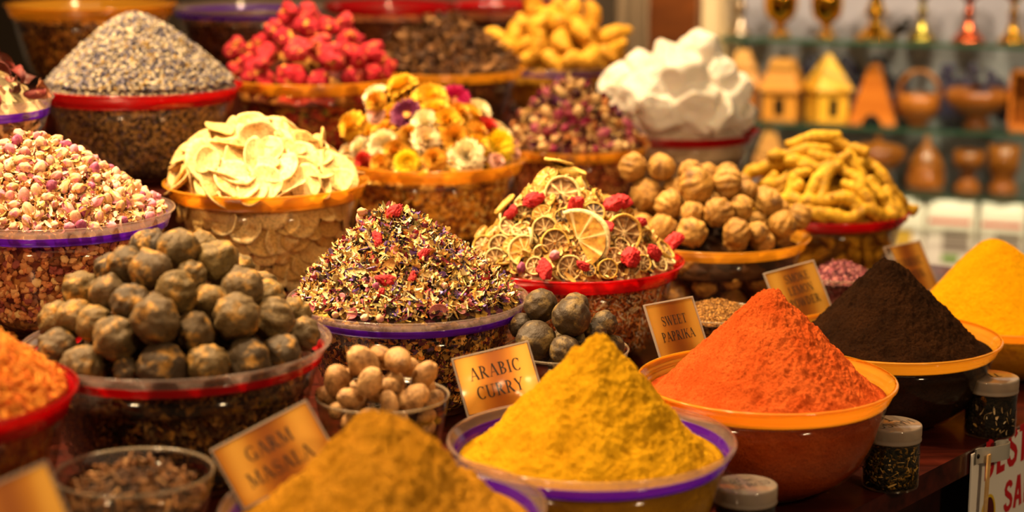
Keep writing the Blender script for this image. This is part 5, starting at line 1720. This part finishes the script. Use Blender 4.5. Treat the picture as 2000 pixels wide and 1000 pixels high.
# ------------------------------------------------------------------ jars on the counter's edge
M_LID = m_band('milky_lid', '#b8aa9c', '#d8ccc0', 0.3)
M_TEA = [m_bits('green_tea', ['#1c1a0c', '#2a2812', '#14120a', '#4a3c14', '#221e0e', '#8a6a24'], 260), m_bits('black_tea', ['#14100e', '#1e1814', '#0e0c0a', '#2a241c'], 240)]
def jar(px, py_lid, w, t, label, writing, tea, bits, hh=0.079):
    z_lid = Z0 + hh
    c, k = on_z(px, py_lid, z_lid)
    R_ = w * k / F_PX / 2
    base = np.array([c[0], c[1], Z0 + 0.0008])
    root = empty('spice_jar', base)
    tag(root, label, 'jar', 'small screw-top jars along the counter edge')
    hb = hh - 0.021
    prof = np.array([(0, 0), (R_ * .90, 0), (R_ * .95, .002), (R_ * .96, .005), (R_ * .96, hb), (R_ * .90, hb + .003), (R_ * .90, hb + .016)])
    V, F = lathe(thick(prof, 0.0011), 56)
    obj('jar_body', mesh_data('jar_body', V, F, M_GLASS), root)
    lp = [(R_ * .92, hb + .002), (R_, hb + .002), (R_, hb + .004), (R_ * .985, hb + .005), (R_ * .985, hb + .0085), (R_, hb + .0095), (R_ * .99, hb + .0125), (R_, hb + .0135), (R_ * .99, hb + .0165), (R_, hb + .018), (R_ * .985, hb + .0205), (R_ * .93, hb + .0212), (0, hb + .0212)]
    V, F = lathe(lp, 64)
    lid = obj('lid', mesh_data('lid', V, F, M_LID), root)
    V, F = writing
    V = np.asarray(V) * R_
    V[:, 2] = hb + .0214 + np.maximum(V[:, 2], 0) * 0.05
    obj('handwriting', mesh_data('handwriting', V, F, M_INK, smooth=False), lid)
    p2 = np.array([(0, .0025), (R_ * .88, .0025), (R_ * .915, .006), (R_ * .915, hb - .004), (R_ * .6, hb - .001), (0, hb)])
    V, F = lathe(p2, 48)
    V = V + 0.0006 * vnoise(V, 300, 3)[:, None]
    o = obj('dried_tea', mesh_data('dried_tea', V, F, M_TEA[tea]), None, base)
    tag(o, bits[0], 'tea', None, 'stuff')
    rng = np.random.default_rng(int(px))
    nb = bits[1]
    a = math.atan2(-base[1], -base[0]) + rng.uniform(-1.5, 1.5, nb)
    zz = rng.uniform(.008, hb - .006, nb)
    pos = np.stack([R_ * .918 * np.cos(a), R_ * .918 * np.sin(a), zz], 1)
    rot = np.array([tilted((math.cos(x), math.sin(x), 0), rng, 0.15) for x in a])
    cols = np.array([C(x) for x in bits[2]])[rng.integers(0, len(bits[2]), nb)]
    V, F, K = scatter([(t_[0] * [1, .7, .25], t_[1]) for t_ in FLK[:4] + STK], rng.integers(0, 5, nb), pos, rot, rng.uniform(.002, .0062, nb), cols)
    s_ = obj('tea_flakes', mesh_data('tea_flakes', V, F, m_attr('loose_bits', 0.75), K), o)
    s_['kind'] = 'stuff'
HAND = {
    'M': (.8, [(np.array([(.05, 0), (.12, 1), (.4, .2), (.68, 1), (.76, 0)]), .14)]), 'A': (.7, [(np.array([(.05, 0), (.34, 1), (.62, 0)]), .14), _ln(.16, .35, .55, .38, .14)]),
    'N': (.7, [(np.array([(.08, 0), (.1, 1), (.58, .05), (.6, 1)]), .14)]), 'G': (.75, [(arc(.4, .5, .34, .48, 40, 330, 20), .14), _ln(.7, .3, .38, .38, .14)]),
    'O': (.7, [(arc(.35, .45, .28, .42, 0, 360, 22), .14)]), 'T': (.65, [_ln(.02, .95, .6, 1, .14), _ln(.32, .97, .28, 0, .14)]), 'E': (.6, [_ln(.08, 0, .1, 1, .14), _ln(.1, .97, .5, .95, .14), _ln(.1, .5, .42, .5, .14), _ln(.08, .03, .52, .02, .14)]),
    'L': (.6, [_ln(.1, 1, .08, .03, .14), _ln(.08, .03, .55, .02, .14)]), 'P': (.6, [_ln(.08, 0, .1, 1, .14), (arc(.1, .72, .36, .26, 90, -90), .14)]), 'H': (.65, [_ln(.08, 0, .1, 1, .14), _ln(.55, 0, .56, 1, .14), _ln(.1, .5, .55, .52, .14)]),
    'I': (.3, [_ln(.14, 0, .15, 1, .14)]), '.': (.3, [_ln(.1, .02, .2, .03, .1)]), ' ': (.4, []),
}
def hand(lines, size, ang, dx=0.0, dy=0.0):
    V, F = text_geo(lines, HAND, size, 1.5, None, 1.0)
    V[:, 1] -= 0.1
    a = math.radians(ang)
    W = V.copy()
    W[:, 0] = V[:, 0] * math.cos(a) - V[:, 1] * math.sin(a) + dx
    W[:, 1] = V[:, 0] * math.sin(a) + V[:, 1] * math.cos(a) + dy
    return W, F
PALE_BITS = ['#b8944a', '#d0b070', '#8a6a2c', '#3a3414', '#4a3a18', '#2a2410']
WOOD_BITS = ['#c0a884', '#a89070', '#d8c8a8', '#2a221c', '#c8a868']
jar(1743, 828, 116, 1.10, 'clear jar of dark green tea with MANGO on its milky lid', hand(['MANGO', 'T..'], 0.38, 212, 0.0, -0.08), 0, ('dark green tea with yellow flakes in the MANGO jar', 150, PALE_BITS))
jar(1457, 946, 124, 1.10, 'clear jar with scribbled milky lid at the lower edge of the photo', hand(['HAPEL', 'TE A', 'LI'], 0.30, 100, -0.25, 0.0), 1, ('black tea with pale bits in the jar by the yellow curry bowl', 120, WOOD_BITS))
jar(1938, 736, 104, 1.10, 'clear jar of black tea and pale wood chips beside the dark powder bowl', hand(['TEA'], 0.45, 190, -0.2, 0.2), 1, ('black tea with pale chips in the far jar', 46, WOOD_BITS))

# ------------------------------------------------------------------ notice, hook and stick on the counter's front
def front_frame(px, py, off):
    t0 = STEP_T[0] - off
    p, k = on_t(px, py, t0)
    return p, k
FR = np.stack([np.array([SD[0], SD[1], 0]), np.array([0, 0, 1.0]), np.array([-TD[0], -TD[1], 0])], 1)   # x along the counter, y up, z out
p0, k0 = front_frame(1899, 888, 0.004)
PW, PH = 0.42, 0.24
root = empty('notice_board', p0, FR)
tag(root, 'white notice with red capital letters hung on the counter front', 'sign')
V, F = box(0, PW, -PH, 0.0, -0.002, 0.0)
obj('board', mesh_data('board', V, F, m_plain('white_board', '#d8d2cc', 0.45), smooth=False), root)
def board_xy(px, py):
    p, _ = front_frame(px, py, 0.004)
    d = p - p0
    return np.array([d @ FR[:, 0], d @ FR[:, 1]])
M_REDINK = m_plain('red_ink', '#b0141c', 0.5)
for txt, l0, l1 in (('BEST', (1922, 940), (1922, 866)), ('SAFE', (1959, 1004), (1959, 944))):
    a_, b_ = board_xy(*l0), board_xy(*l1)
    size = abs(b_[1] - a_[1])
    V, F = text_geo([txt], BOLD, 1.0, 1.2, None, 1.0, False)
    V = V * [size * 0.92, size, 0.02] + [a_[0], a_[1], 0.0003]
    V = V[:, :]
    if txt == 'SAFE':
        V, F = text_geo(['SAF'], BOLD, 1.0, 1.2, None, 1.0, False)
        V = V * [size * 0.95, size, 0.02] + [a_[0], a_[1], 0.0003]
    obj('lettering', mesh_data('lettering', V, F, M_REDINK, smooth=False), root)
e_ = board_xy(1929, 1010)
ring = []
V, F = strip(arc(0, 0, .020, .030, 0, 360, 40), 0.004)
V[:, 2] *= 0.03
obj('emblem_ring', mesh_data('emblem_ring', V + [e_[0], e_[1], 0.0003], F, m_plain('yellow_print', '#c8a41c', 0.5), smooth=False), root)
V, F = lathe([(0, 0.0003), (0.0185, 0.0003)], 40)
V[:, 1] *= 1.5
obj('emblem_disc', mesh_data('emblem_disc', V + [e_[0], e_[1], 0.0], F[:, ::-1], m_plain('dark_red_print', '#4a1218', 0.5), smooth=False), root)
# metal strap hook
p1, k1 = front_frame(1905, 893, 0.0065)
root = empty('strap_hook', p1, FR)
tag(root, 'bent grey metal strap hook bolted over the white notice', 'hook')
path = np.array([(0.0, 0.0), (0.006, 0.0), (0.011, 0.0012), (0.016, 0.006), (0.024, 0.012), (0.036, 0.017), (0.048, 0.021), (0.057, 0.021), (0.063, 0.017), (0.064, 0.011), (0.060, 0.006), (0.052, 0.004), (0.044, 0.006)])
for _ in range(2):
    mid = (path[:-1] * 0.75 + path[1:] * 0.25, path[:-1] * 0.25 + path[1:] * 0.75)
    path = np.concatenate([path[:1], np.stack(mid, 1).reshape(-1, 2), path[-1:]])
d = np.gradient(path, axis=0)
d /= np.linalg.norm(d, axis=1)[:, None]
nn = np.stack([-d[:, 1], d[:, 0]], 1) * 0.0009
h_ = 0.0105
prof_ = []
for P2, z in ((path + nn, h_), (path + nn, -h_), (path - nn, -h_), (path - nn, h_)):
    prof_.append(np.stack([P2[:, 0], np.full(len(P2), z), P2[:, 1]], 1))
V = np.stack(prof_, 1).reshape(-1, 3)
F = grid_faces(len(path), 4, True)
obj('strap', mesh_data('strap', V, F, m_plain('brushed_metal', '#a8a49c', 0.45, 0.35), smooth=False), root)
V, F = lathe([(0, .0022), (.0026, .002), (.0032, .0008), (.0032, 0)], 20)
obj('bolt', mesh_data('bolt', V + [0.0055, 0, 0.0008], F, m_plain('dark_bolt', '#1c1a18', 0.4, 0.8)), root)
p2_, _ = front_frame(1931, 905, 0.018)
V, F = box(-0.0042, 0.0042, -0.19, 0.012, -0.0012, 0.0012)
V[:, 0] += np.where(V[:, 1] < -0.1, -0.008, 0.0)
V[:, 0] += 0.0
o = obj('wooden_stick', mesh_data('wooden_stick', V, F, m_wood('pale_wood', '#a8814e', '#c8a26a', 0.6, 8.0), smooth=False), None, p2_, FR)
tag(o, 'thin pale wooden stick hanging from the metal strap hook', 'stick')

# ------------------------------------------------------------------ wares on the back shelves (far out of focus)
M_GOLD = m_plain('polished_gold', '#e8b03a', 0.10, 1.0)
M_GREENGOLD = m_plain('greenish_gold', '#b8a84a', 0.18, 1.0)
M_COPPER = m_plain('copper_red', '#d8683c', 0.2, 1.0)
M_WD1 = m_wood('carved_wood', '#b8741c', '#d8983a', 0.4, 3.0, 0.3)
M_WD2 = m_wood('turned_wood', '#7a4212', '#b06c24', 0.28, 3.0, 0.5)
M_WD3 = m_wood('yellow_wood', '#d89c20', '#e8b43a', 0.4, 3.0, 0.3)
M_BLK = m_plain('black_lacquer', '#0c0a0a', 0.3)
def back_at(px, shelf_i, off=0.10):
    p, k = on_back(px, 300, -off)
    return np.array([p[0], p[1], SHELF[shelf_i] + 0.0006]), k / F_PX
def goblet(px, wpx, h, mat, label, style=0, lobes=0):
    p, m = back_at(px, 0, 0.09)
    r = wpx * m / 2
    foot = [(0, 0), (r, 0), (r, .004), (r * .8, .010), (r * .42, .028), (r * .24, .050)]
    stem = [(r * .22, .062), (r * .40, .070), (r * .24, .078), (r * .20, .095)] if style == 0 else [(r * .30, .055), (r * .62, .062), (r * .40, .070), (r * .5, .078), (r * .30, .09)]
    cup = [(r * .3, .105), (r * .8, .118), (r * 1.05, .140), (r * 1.1, h), (r * 1.05, h), (r * 1.0, .141), (r * .75, .122), (0, .110)]
    if style == 2:
        foot = [(0, 0), (r * .7, 0), (r * .7, .004), (r * .5, .010), (r * .3, .016)]
        stem = [(r * .36, .020), (r * .36, .024), (r * .26, .028)]
        cup = [(r * .5, .036), (r * .95, .052), (r * 1.1, .075), (r * 1.1, h), (r * 1.05, h), (r * 1.0, .075), (r * .6, .05), (0, .045)]
    root = empty('goblet', p)
    tag(root, label, 'goblet', 'metal cups on the top glass shelf')
    V, F = lathe(foot, 40)
    obj('foot', mesh_data('foot', V, F, mat), root)
    V, F = lathe([foot[-1]] + stem, 32)
    obj('stem', mesh_data('stem', V, F, mat), root)
    V, F = lathe([stem[-1]] + cup, 40)
    obj('cup', mesh_data('cup', V, F, mat), root)
goblet(1440, 46, .20, m_plain('tarnished_silver', '#a89880', 0.2, 1.0), 'small dull silvery cup at the near end of the top shelf', 1)
goblet(1517, 60, .17, M_GOLD, 'shiny golden cup beside the dull silvery one', 2)
goblet(1606, 56, .165, M_GOLD, 'golden cup between two other golden cups, third on the top shelf', 2)
goblet(1700, 80, .18, M_GOLD, 'largest and brightest golden cup with a wide foot', 1)
goblet(1790, 56, .20, M_GREENGOLD, 'slender greenish golden cup right of the small black figure')
goblet(1880, 64, .20, M_COPPER, 'slender copper red cup on the top shelf')
goblet(1966, 58, .20, M_GOLD, 'slender golden cup at the far right of the top shelf')
p, m = back_at(1750, 0, 0.12)
V, F = tube([(-.022, 0, .006), (-.008, 0, .018), (.010, 0, .034), (.018, 0, .052)], [.006, .016, .017, .010], 14)
o = obj('figurine', mesh_data('figurine', V, F, M_BLK), None, p, BR)
tag(o, 'small black figure between the golden cups on the top shelf', 'figurine')
def house(px, wpx, hb, hr, top, mat, roofmat, label, si=1, yaw=0.0, knob=None, off=0.10, cat='incense house'):
    p, m = back_at(px, si, off)
    w = wpx * m / 2
    root = empty('incense_house', p, BR @ rot_z(yaw))
    tag(root, label, cat, 'carved wooden wares on the back shelves')
    V, F = box(-w * .86, w * .86, -w * .8, w * .8, 0, hb)
    obj('body', mesh_data('body', V, F, mat, smooth=False), root)
    V, F = lathe([(0, hb), (w * 1.42, hb), (w * 1.42, hb + .006), (w * top * 1.42, hb + hr), (0, hb + hr)], 4)
    obj('roof', mesh_data('roof', V @ rot_z(math.pi / 4).T, F, roofmat, smooth=False), root)
    V, F = box(-w * .25, w * .25, -w * .83, -w * .79, hb * .15, hb * .75)
    obj('opening_panel', mesh_data('opening_panel', V, F, M_BLK, smooth=False), root)  # flat black panel in place of a cut-out hole
    if knob:
        V, F = lathe([(0, hb + hr), (.008, hb + hr), (.011, hb + hr + knob * .3), (.005, hb + hr + knob * .7), (0, hb + hr + knob)], 20)
        obj('finial', mesh_data('finial', V, F, M_BLK), root)
house(1448, 72, .085, .095, .30, M_WD2, M_WD1, 'tall dark wooden house with a black finial behind the white salt', 1, 0.1, .045)
house(1525, 76, .075, .085, .52, M_WD1, M_WD1, 'brown wooden house with a broad flat-topped roof and black knob', 1, 0.0, .012)
house(1612, 74, .080, .095, .10, M_WD3, M_WD3, 'bright yellow wooden house turned on the middle shelf', 1, 0.6)
house(1503, 62, .050, .095, .25, M_WD2, M_WD1, 'wooden tapered house on the lower shelf behind the turmeric fingers', 2, 0.2)
# A-shaped stand
p, m = back_at(1702, 1, 0.08)
w = 92 * m / 2
h = .155
out = np.array([(-w, 0), (-w * .45, 0), (-w * .25, .018), (0, .026), (w * .25, .018), (w * .45, 0), (w, 0), (w * .22, h * .96), (0, h), (-w * .22, h * .96)])
n_ = len(out)
V = np.concatenate([np.stack([out[:, 0], np.full(n_, y), out[:, 1]], 1) for y in (-.022, .022)])
cxy = np.array([[0, -.022, .06], [0, .022, .06]])
V = np.concatenate([V, cxy])
F = [(2 * n_, j, (j + 1) % n_) for j in range(n_)] + [(2 * n_ + 1, n_ + (j + 1) % n_, n_ + j) for j in range(n_)]
for j in range(n_):
    F += [(j, j + n_, (j + 1) % n_ + n_), (j, (j + 1) % n_ + n_, (j + 1) % n_)]
o = obj('incense_stand', mesh_data('incense_stand', V, np.array(F), m_wood('orange_wood', '#b8641c', '#d07c28', 0.35, 3.0, 0.4), smooth=False), None, p, BR)
tag(o, 'orange-brown triangular wooden stand with a notched foot on the middle shelf', 'stand', 'carved wooden wares on the back shelves')
# pot with an arched handle
p, m = back_at(1790, 1, 0.10)
w = 88 * m / 2
root = empty('handled_pot', p, BR)
tag(root, 'round wooden pot with a high arched handle on the middle shelf', 'pot', 'carved wooden wares on the back shelves')
V, F = lathe([(0, 0), (w * .4, 0), (w * .42, .006), (w * .75, .02), (w * .98, .045), (w * .95, .068), (w * .85, .08), (w * .80, .08), (w * .88, .06), (0, .012)], 40)
obj('pot_body', mesh_data('pot_body', V, F, M_WD2), root)
V, F = tube([(w * .9 * math.cos(a), 0, .070 + .068 * math.sin(a)) for a in np.linspace(0, math.pi, 24)], .0065, 10)
obj('handle', mesh_data('handle', V, F, M_WD2), root)
def turned(px, wpx, prof, label, si, name, cat, mat=M_WD2, off=0.10, lid=None):
    p, m = back_at(px, si, off)
    w = wpx * m / 2
    root = empty(name, p, BR)
    tag(root, label, cat, 'carved wooden wares on the back shelves')
    V, F = lathe([(r * w, z) for r, z in prof], 44)
    obj('body', mesh_data('body', V, F, mat), root)
    if lid:
        V, F = lathe([(r * w, z) for r, z in lid], 40)
        obj('lid', mesh_data('lid', V, F, mat), root)
turned(1905, 126, [(0, 0), (.40, 0), (.42, .008), (.22, .022), (.55, .034), (.92, .058), (1.0, .078), (.98, .095), (.90, .095), (.88, .07), (0, .04)], 'wide footed wooden bowl under the glass beads', 1, 'footed_bowl', 'wooden bowl')
turned(1716, 104, [(0, 0), (.5, 0), (.55, .008), (.42, .03), (.7, .05), (.98, .075), (1.0, .09), (.9, .095), (0, .09)], 'wide wooden bowl with a flat lid behind the turmeric fingers', 2, 'lidded_bowl', 'wooden bowl', M_WD2, .10, [(1.0, .092), (1.02, .10), (.6, .112), (.12, .116), (.12, .124), (.18, .130), (0, .136)])
turned(1810, 76, [(0, 0), (.9, 0), (1.0, .008), (1.0, .034), (.94, .04), (.94, .042)], 'domed wooden pot with a pointed lid on the lower shelf', 2, 'domed_pot', 'wooden pot', M_WD2, .10, [(.98, .042), (.96, .05), (.80, .075), (.52, .098), (.26, .114), (.14, .122), (.2, .13), (.1, .138), (0, .14)])
turned(1893, 60, [(0, 0), (.85, 0), (.9, .008), (.55, .03), (.42, .045), (.62, .058), (.98, .066), (1.0, .105), (.88, .105), (.86, .072), (0, .068)], 'turned wooden goblet on the lower shelf', 2, 'wooden_goblet', 'wooden goblet')
turned(1962, 62, [(0, 0), (.9, 0), (.92, .012), (.75, .024), (.72, .045), (.95, .056), (1.0, .125), (.9, .125), (.86, .06), (0, .055)], 'tall wooden mortar at the far right of the lower shelf', 2, 'mortar', 'mortar')
p, m = back_at(1992, 1, 0.09)
root = empty('wooden_box', p, BR)
tag(root, 'upright orange wooden box cut by the photo edge on the middle shelf', 'box', 'carved wooden wares on the back shelves')
parts_ = [box(-.032, -.022, -.03, .03, 0, .15), box(.022, .032, -.03, .03, 0, .15), box(-.032, .032, -.03, .03, .14, .15), box(-.032, .032, -.03, .03, 0, .012), box(-.032, .032, .02, .03, 0, .15)]
V, F, _ = join(parts_)
obj('frame', mesh_data('frame', V, F, m_wood('orange_wood', '#b8641c', '#d07c28', 0.35, 3.0, 0.4), smooth=False), root)
V, F = box(-.021, .021, .012, .019, .013, .139)
obj('inner_panel', mesh_data('inner_panel', V, F, M_WD2, smooth=False), root)
# strings of beads lying behind the wooden wares
def beads(px0, px1, y0, y1, n, mat, label, off, rb):
    rng = np.random.default_rng(int(px0))
    a_, _ = on_back(px0, 200, -off)
    b__, _ = on_back(px1, 200, -off)
    hmax = (238 - y0) * 5.0 / F_PX
    pos = []
    for _ in range(n):
        f = rng.uniform(0, 1)
        hgt = hmax * (0.75 + 0.25 * math.sin(f * 19))
        q_ = a_ * (1 - f) + b__ * f
        zz = SHELF[1] + rb + (hgt - 2 * rb) * rng.uniform(0, 1) ** 0.8
        pos.append([q_[0] + rng.uniform(-.01, .01), q_[1] + rng.uniform(-.012, .012), zz])
    pos = np.array(pos)
    V, F, _ = scatter([ICO2], np.zeros(n, int), pos, np.repeat(np.eye(3)[None], n, 0), rng.uniform(.85, 1.1, n) * rb, np.ones((n, 4)))
    o = obj('bead_strings', mesh_data('bead_strings', V, F, mat), None)
    tag(o, label, 'beads', None, 'stuff')
beads(1572, 1762, 112, 200, 1000, m_plain('indigo_bead', '#1a1630', 0.25, 0.0, 0.6), 'heap of dark indigo bead strings behind the wooden houses', 0.185, .014)
beads(1838, 1972, 118, 170, 300, m_plain('violet_glass_bead', '#4a4668', 0.08, 0.0, 1.0, 0.6), 'heap of shiny violet glass beads behind the footed bowl', 0.185, .011)
# packets on the lowest shelf
M_PACK = m_plain('white_packet', '#f4ece0', 0.35)
M_PRED = m_plain('packet_red', '#d8382c', 0.4)
M_PGRN = m_plain('packet_green', '#6a9a2c', 0.4)
M_PGRY = m_plain('packet_grey', '#b8aca0', 0.5)
M_PYEL = m_plain('packet_yellow', '#e0b84a', 0.4)
def packet(px, wpx, label, plain):
    p, m = back_at(px, 3, 0.10)
    w = wpx * m / 2
    h = (545 - 372) * m * 1.02
    root = empty('packet', p, BR)
    tag(root, label, 'packet', 'white packets on the lowest shelf')
    zs = np.array([0, .01, h * .3, h * .6, h * .82, h * .93, h * .985, h])
    ds = np.array([.030, .036, .040, .038, .030, .016, .004, .003])
    ws = np.array([.96, 1, 1, .98, .97, .93, .90, .90]) * w
    a = np.linspace(0, 2 * math.pi, 32, endpoint=False)
    sq = lambda c: np.sign(c) * np.abs(c) ** 0.35
    V = np.concatenate([np.stack([W_ * sq(np.cos(a)), D_ * sq(np.sin(a)), np.full(32, z)], 1) for z, D_, W_ in zip(zs, ds, ws)])
    V = np.concatenate([V, [[0, 0, 0], [0, 0, h]]])
    F = np.concatenate([grid_faces(8, 32, True), [(256, (j + 1) % 32, j) for j in range(32)], [(257, 224 + j, 224 + (j + 1) % 32) for j in range(32)]])
    obj('bag', mesh_data('bag', V, F, M_PACK), root)
    def patch(name, x0, x1, f0, f1, mat, lift=.0012):
        xs, zz = np.linspace(x0, x1, 6) * w, np.linspace(f0, f1, 4) * h
        P = [(x, -(np.interp(z, zs, ds) + lift), z) for z in zz for x in xs]
        Q = [(x, y + .0008, z) for x, y, z in P]
        F1 = grid_faces(4, 6)
        obj(name, mesh_data(name, np.array(P + Q), np.concatenate([F1, F1[:, ::-1] + 24]), mat), root)
    if plain:
        patch('gold_patch', -.75, .3, .30, .62, M_PYEL)
    else:
        patch('red_band', -.80, .80, .72, .765, M_PRED)
        patch('text_panel', -.25, .80, .40, .66, M_PGRY)
        for k in range(5):
            patch('text_line', -.2, .72, .43 + .045 * k, .440 + .045 * k, m_plain('packet_print', '#6a6058', 0.6), .0024)
        patch('green_patch', -.25, .42, .29, .37, M_PGRN)
packet(1782, 62, 'white packet with a golden patch beside the turmeric finger bowl', True)
packet(1864, 100, 'white packet with red band and green patch above the yellow powder', False)
packet(1966, 94, 'white packet with red band cut by the right edge of the photo', False)
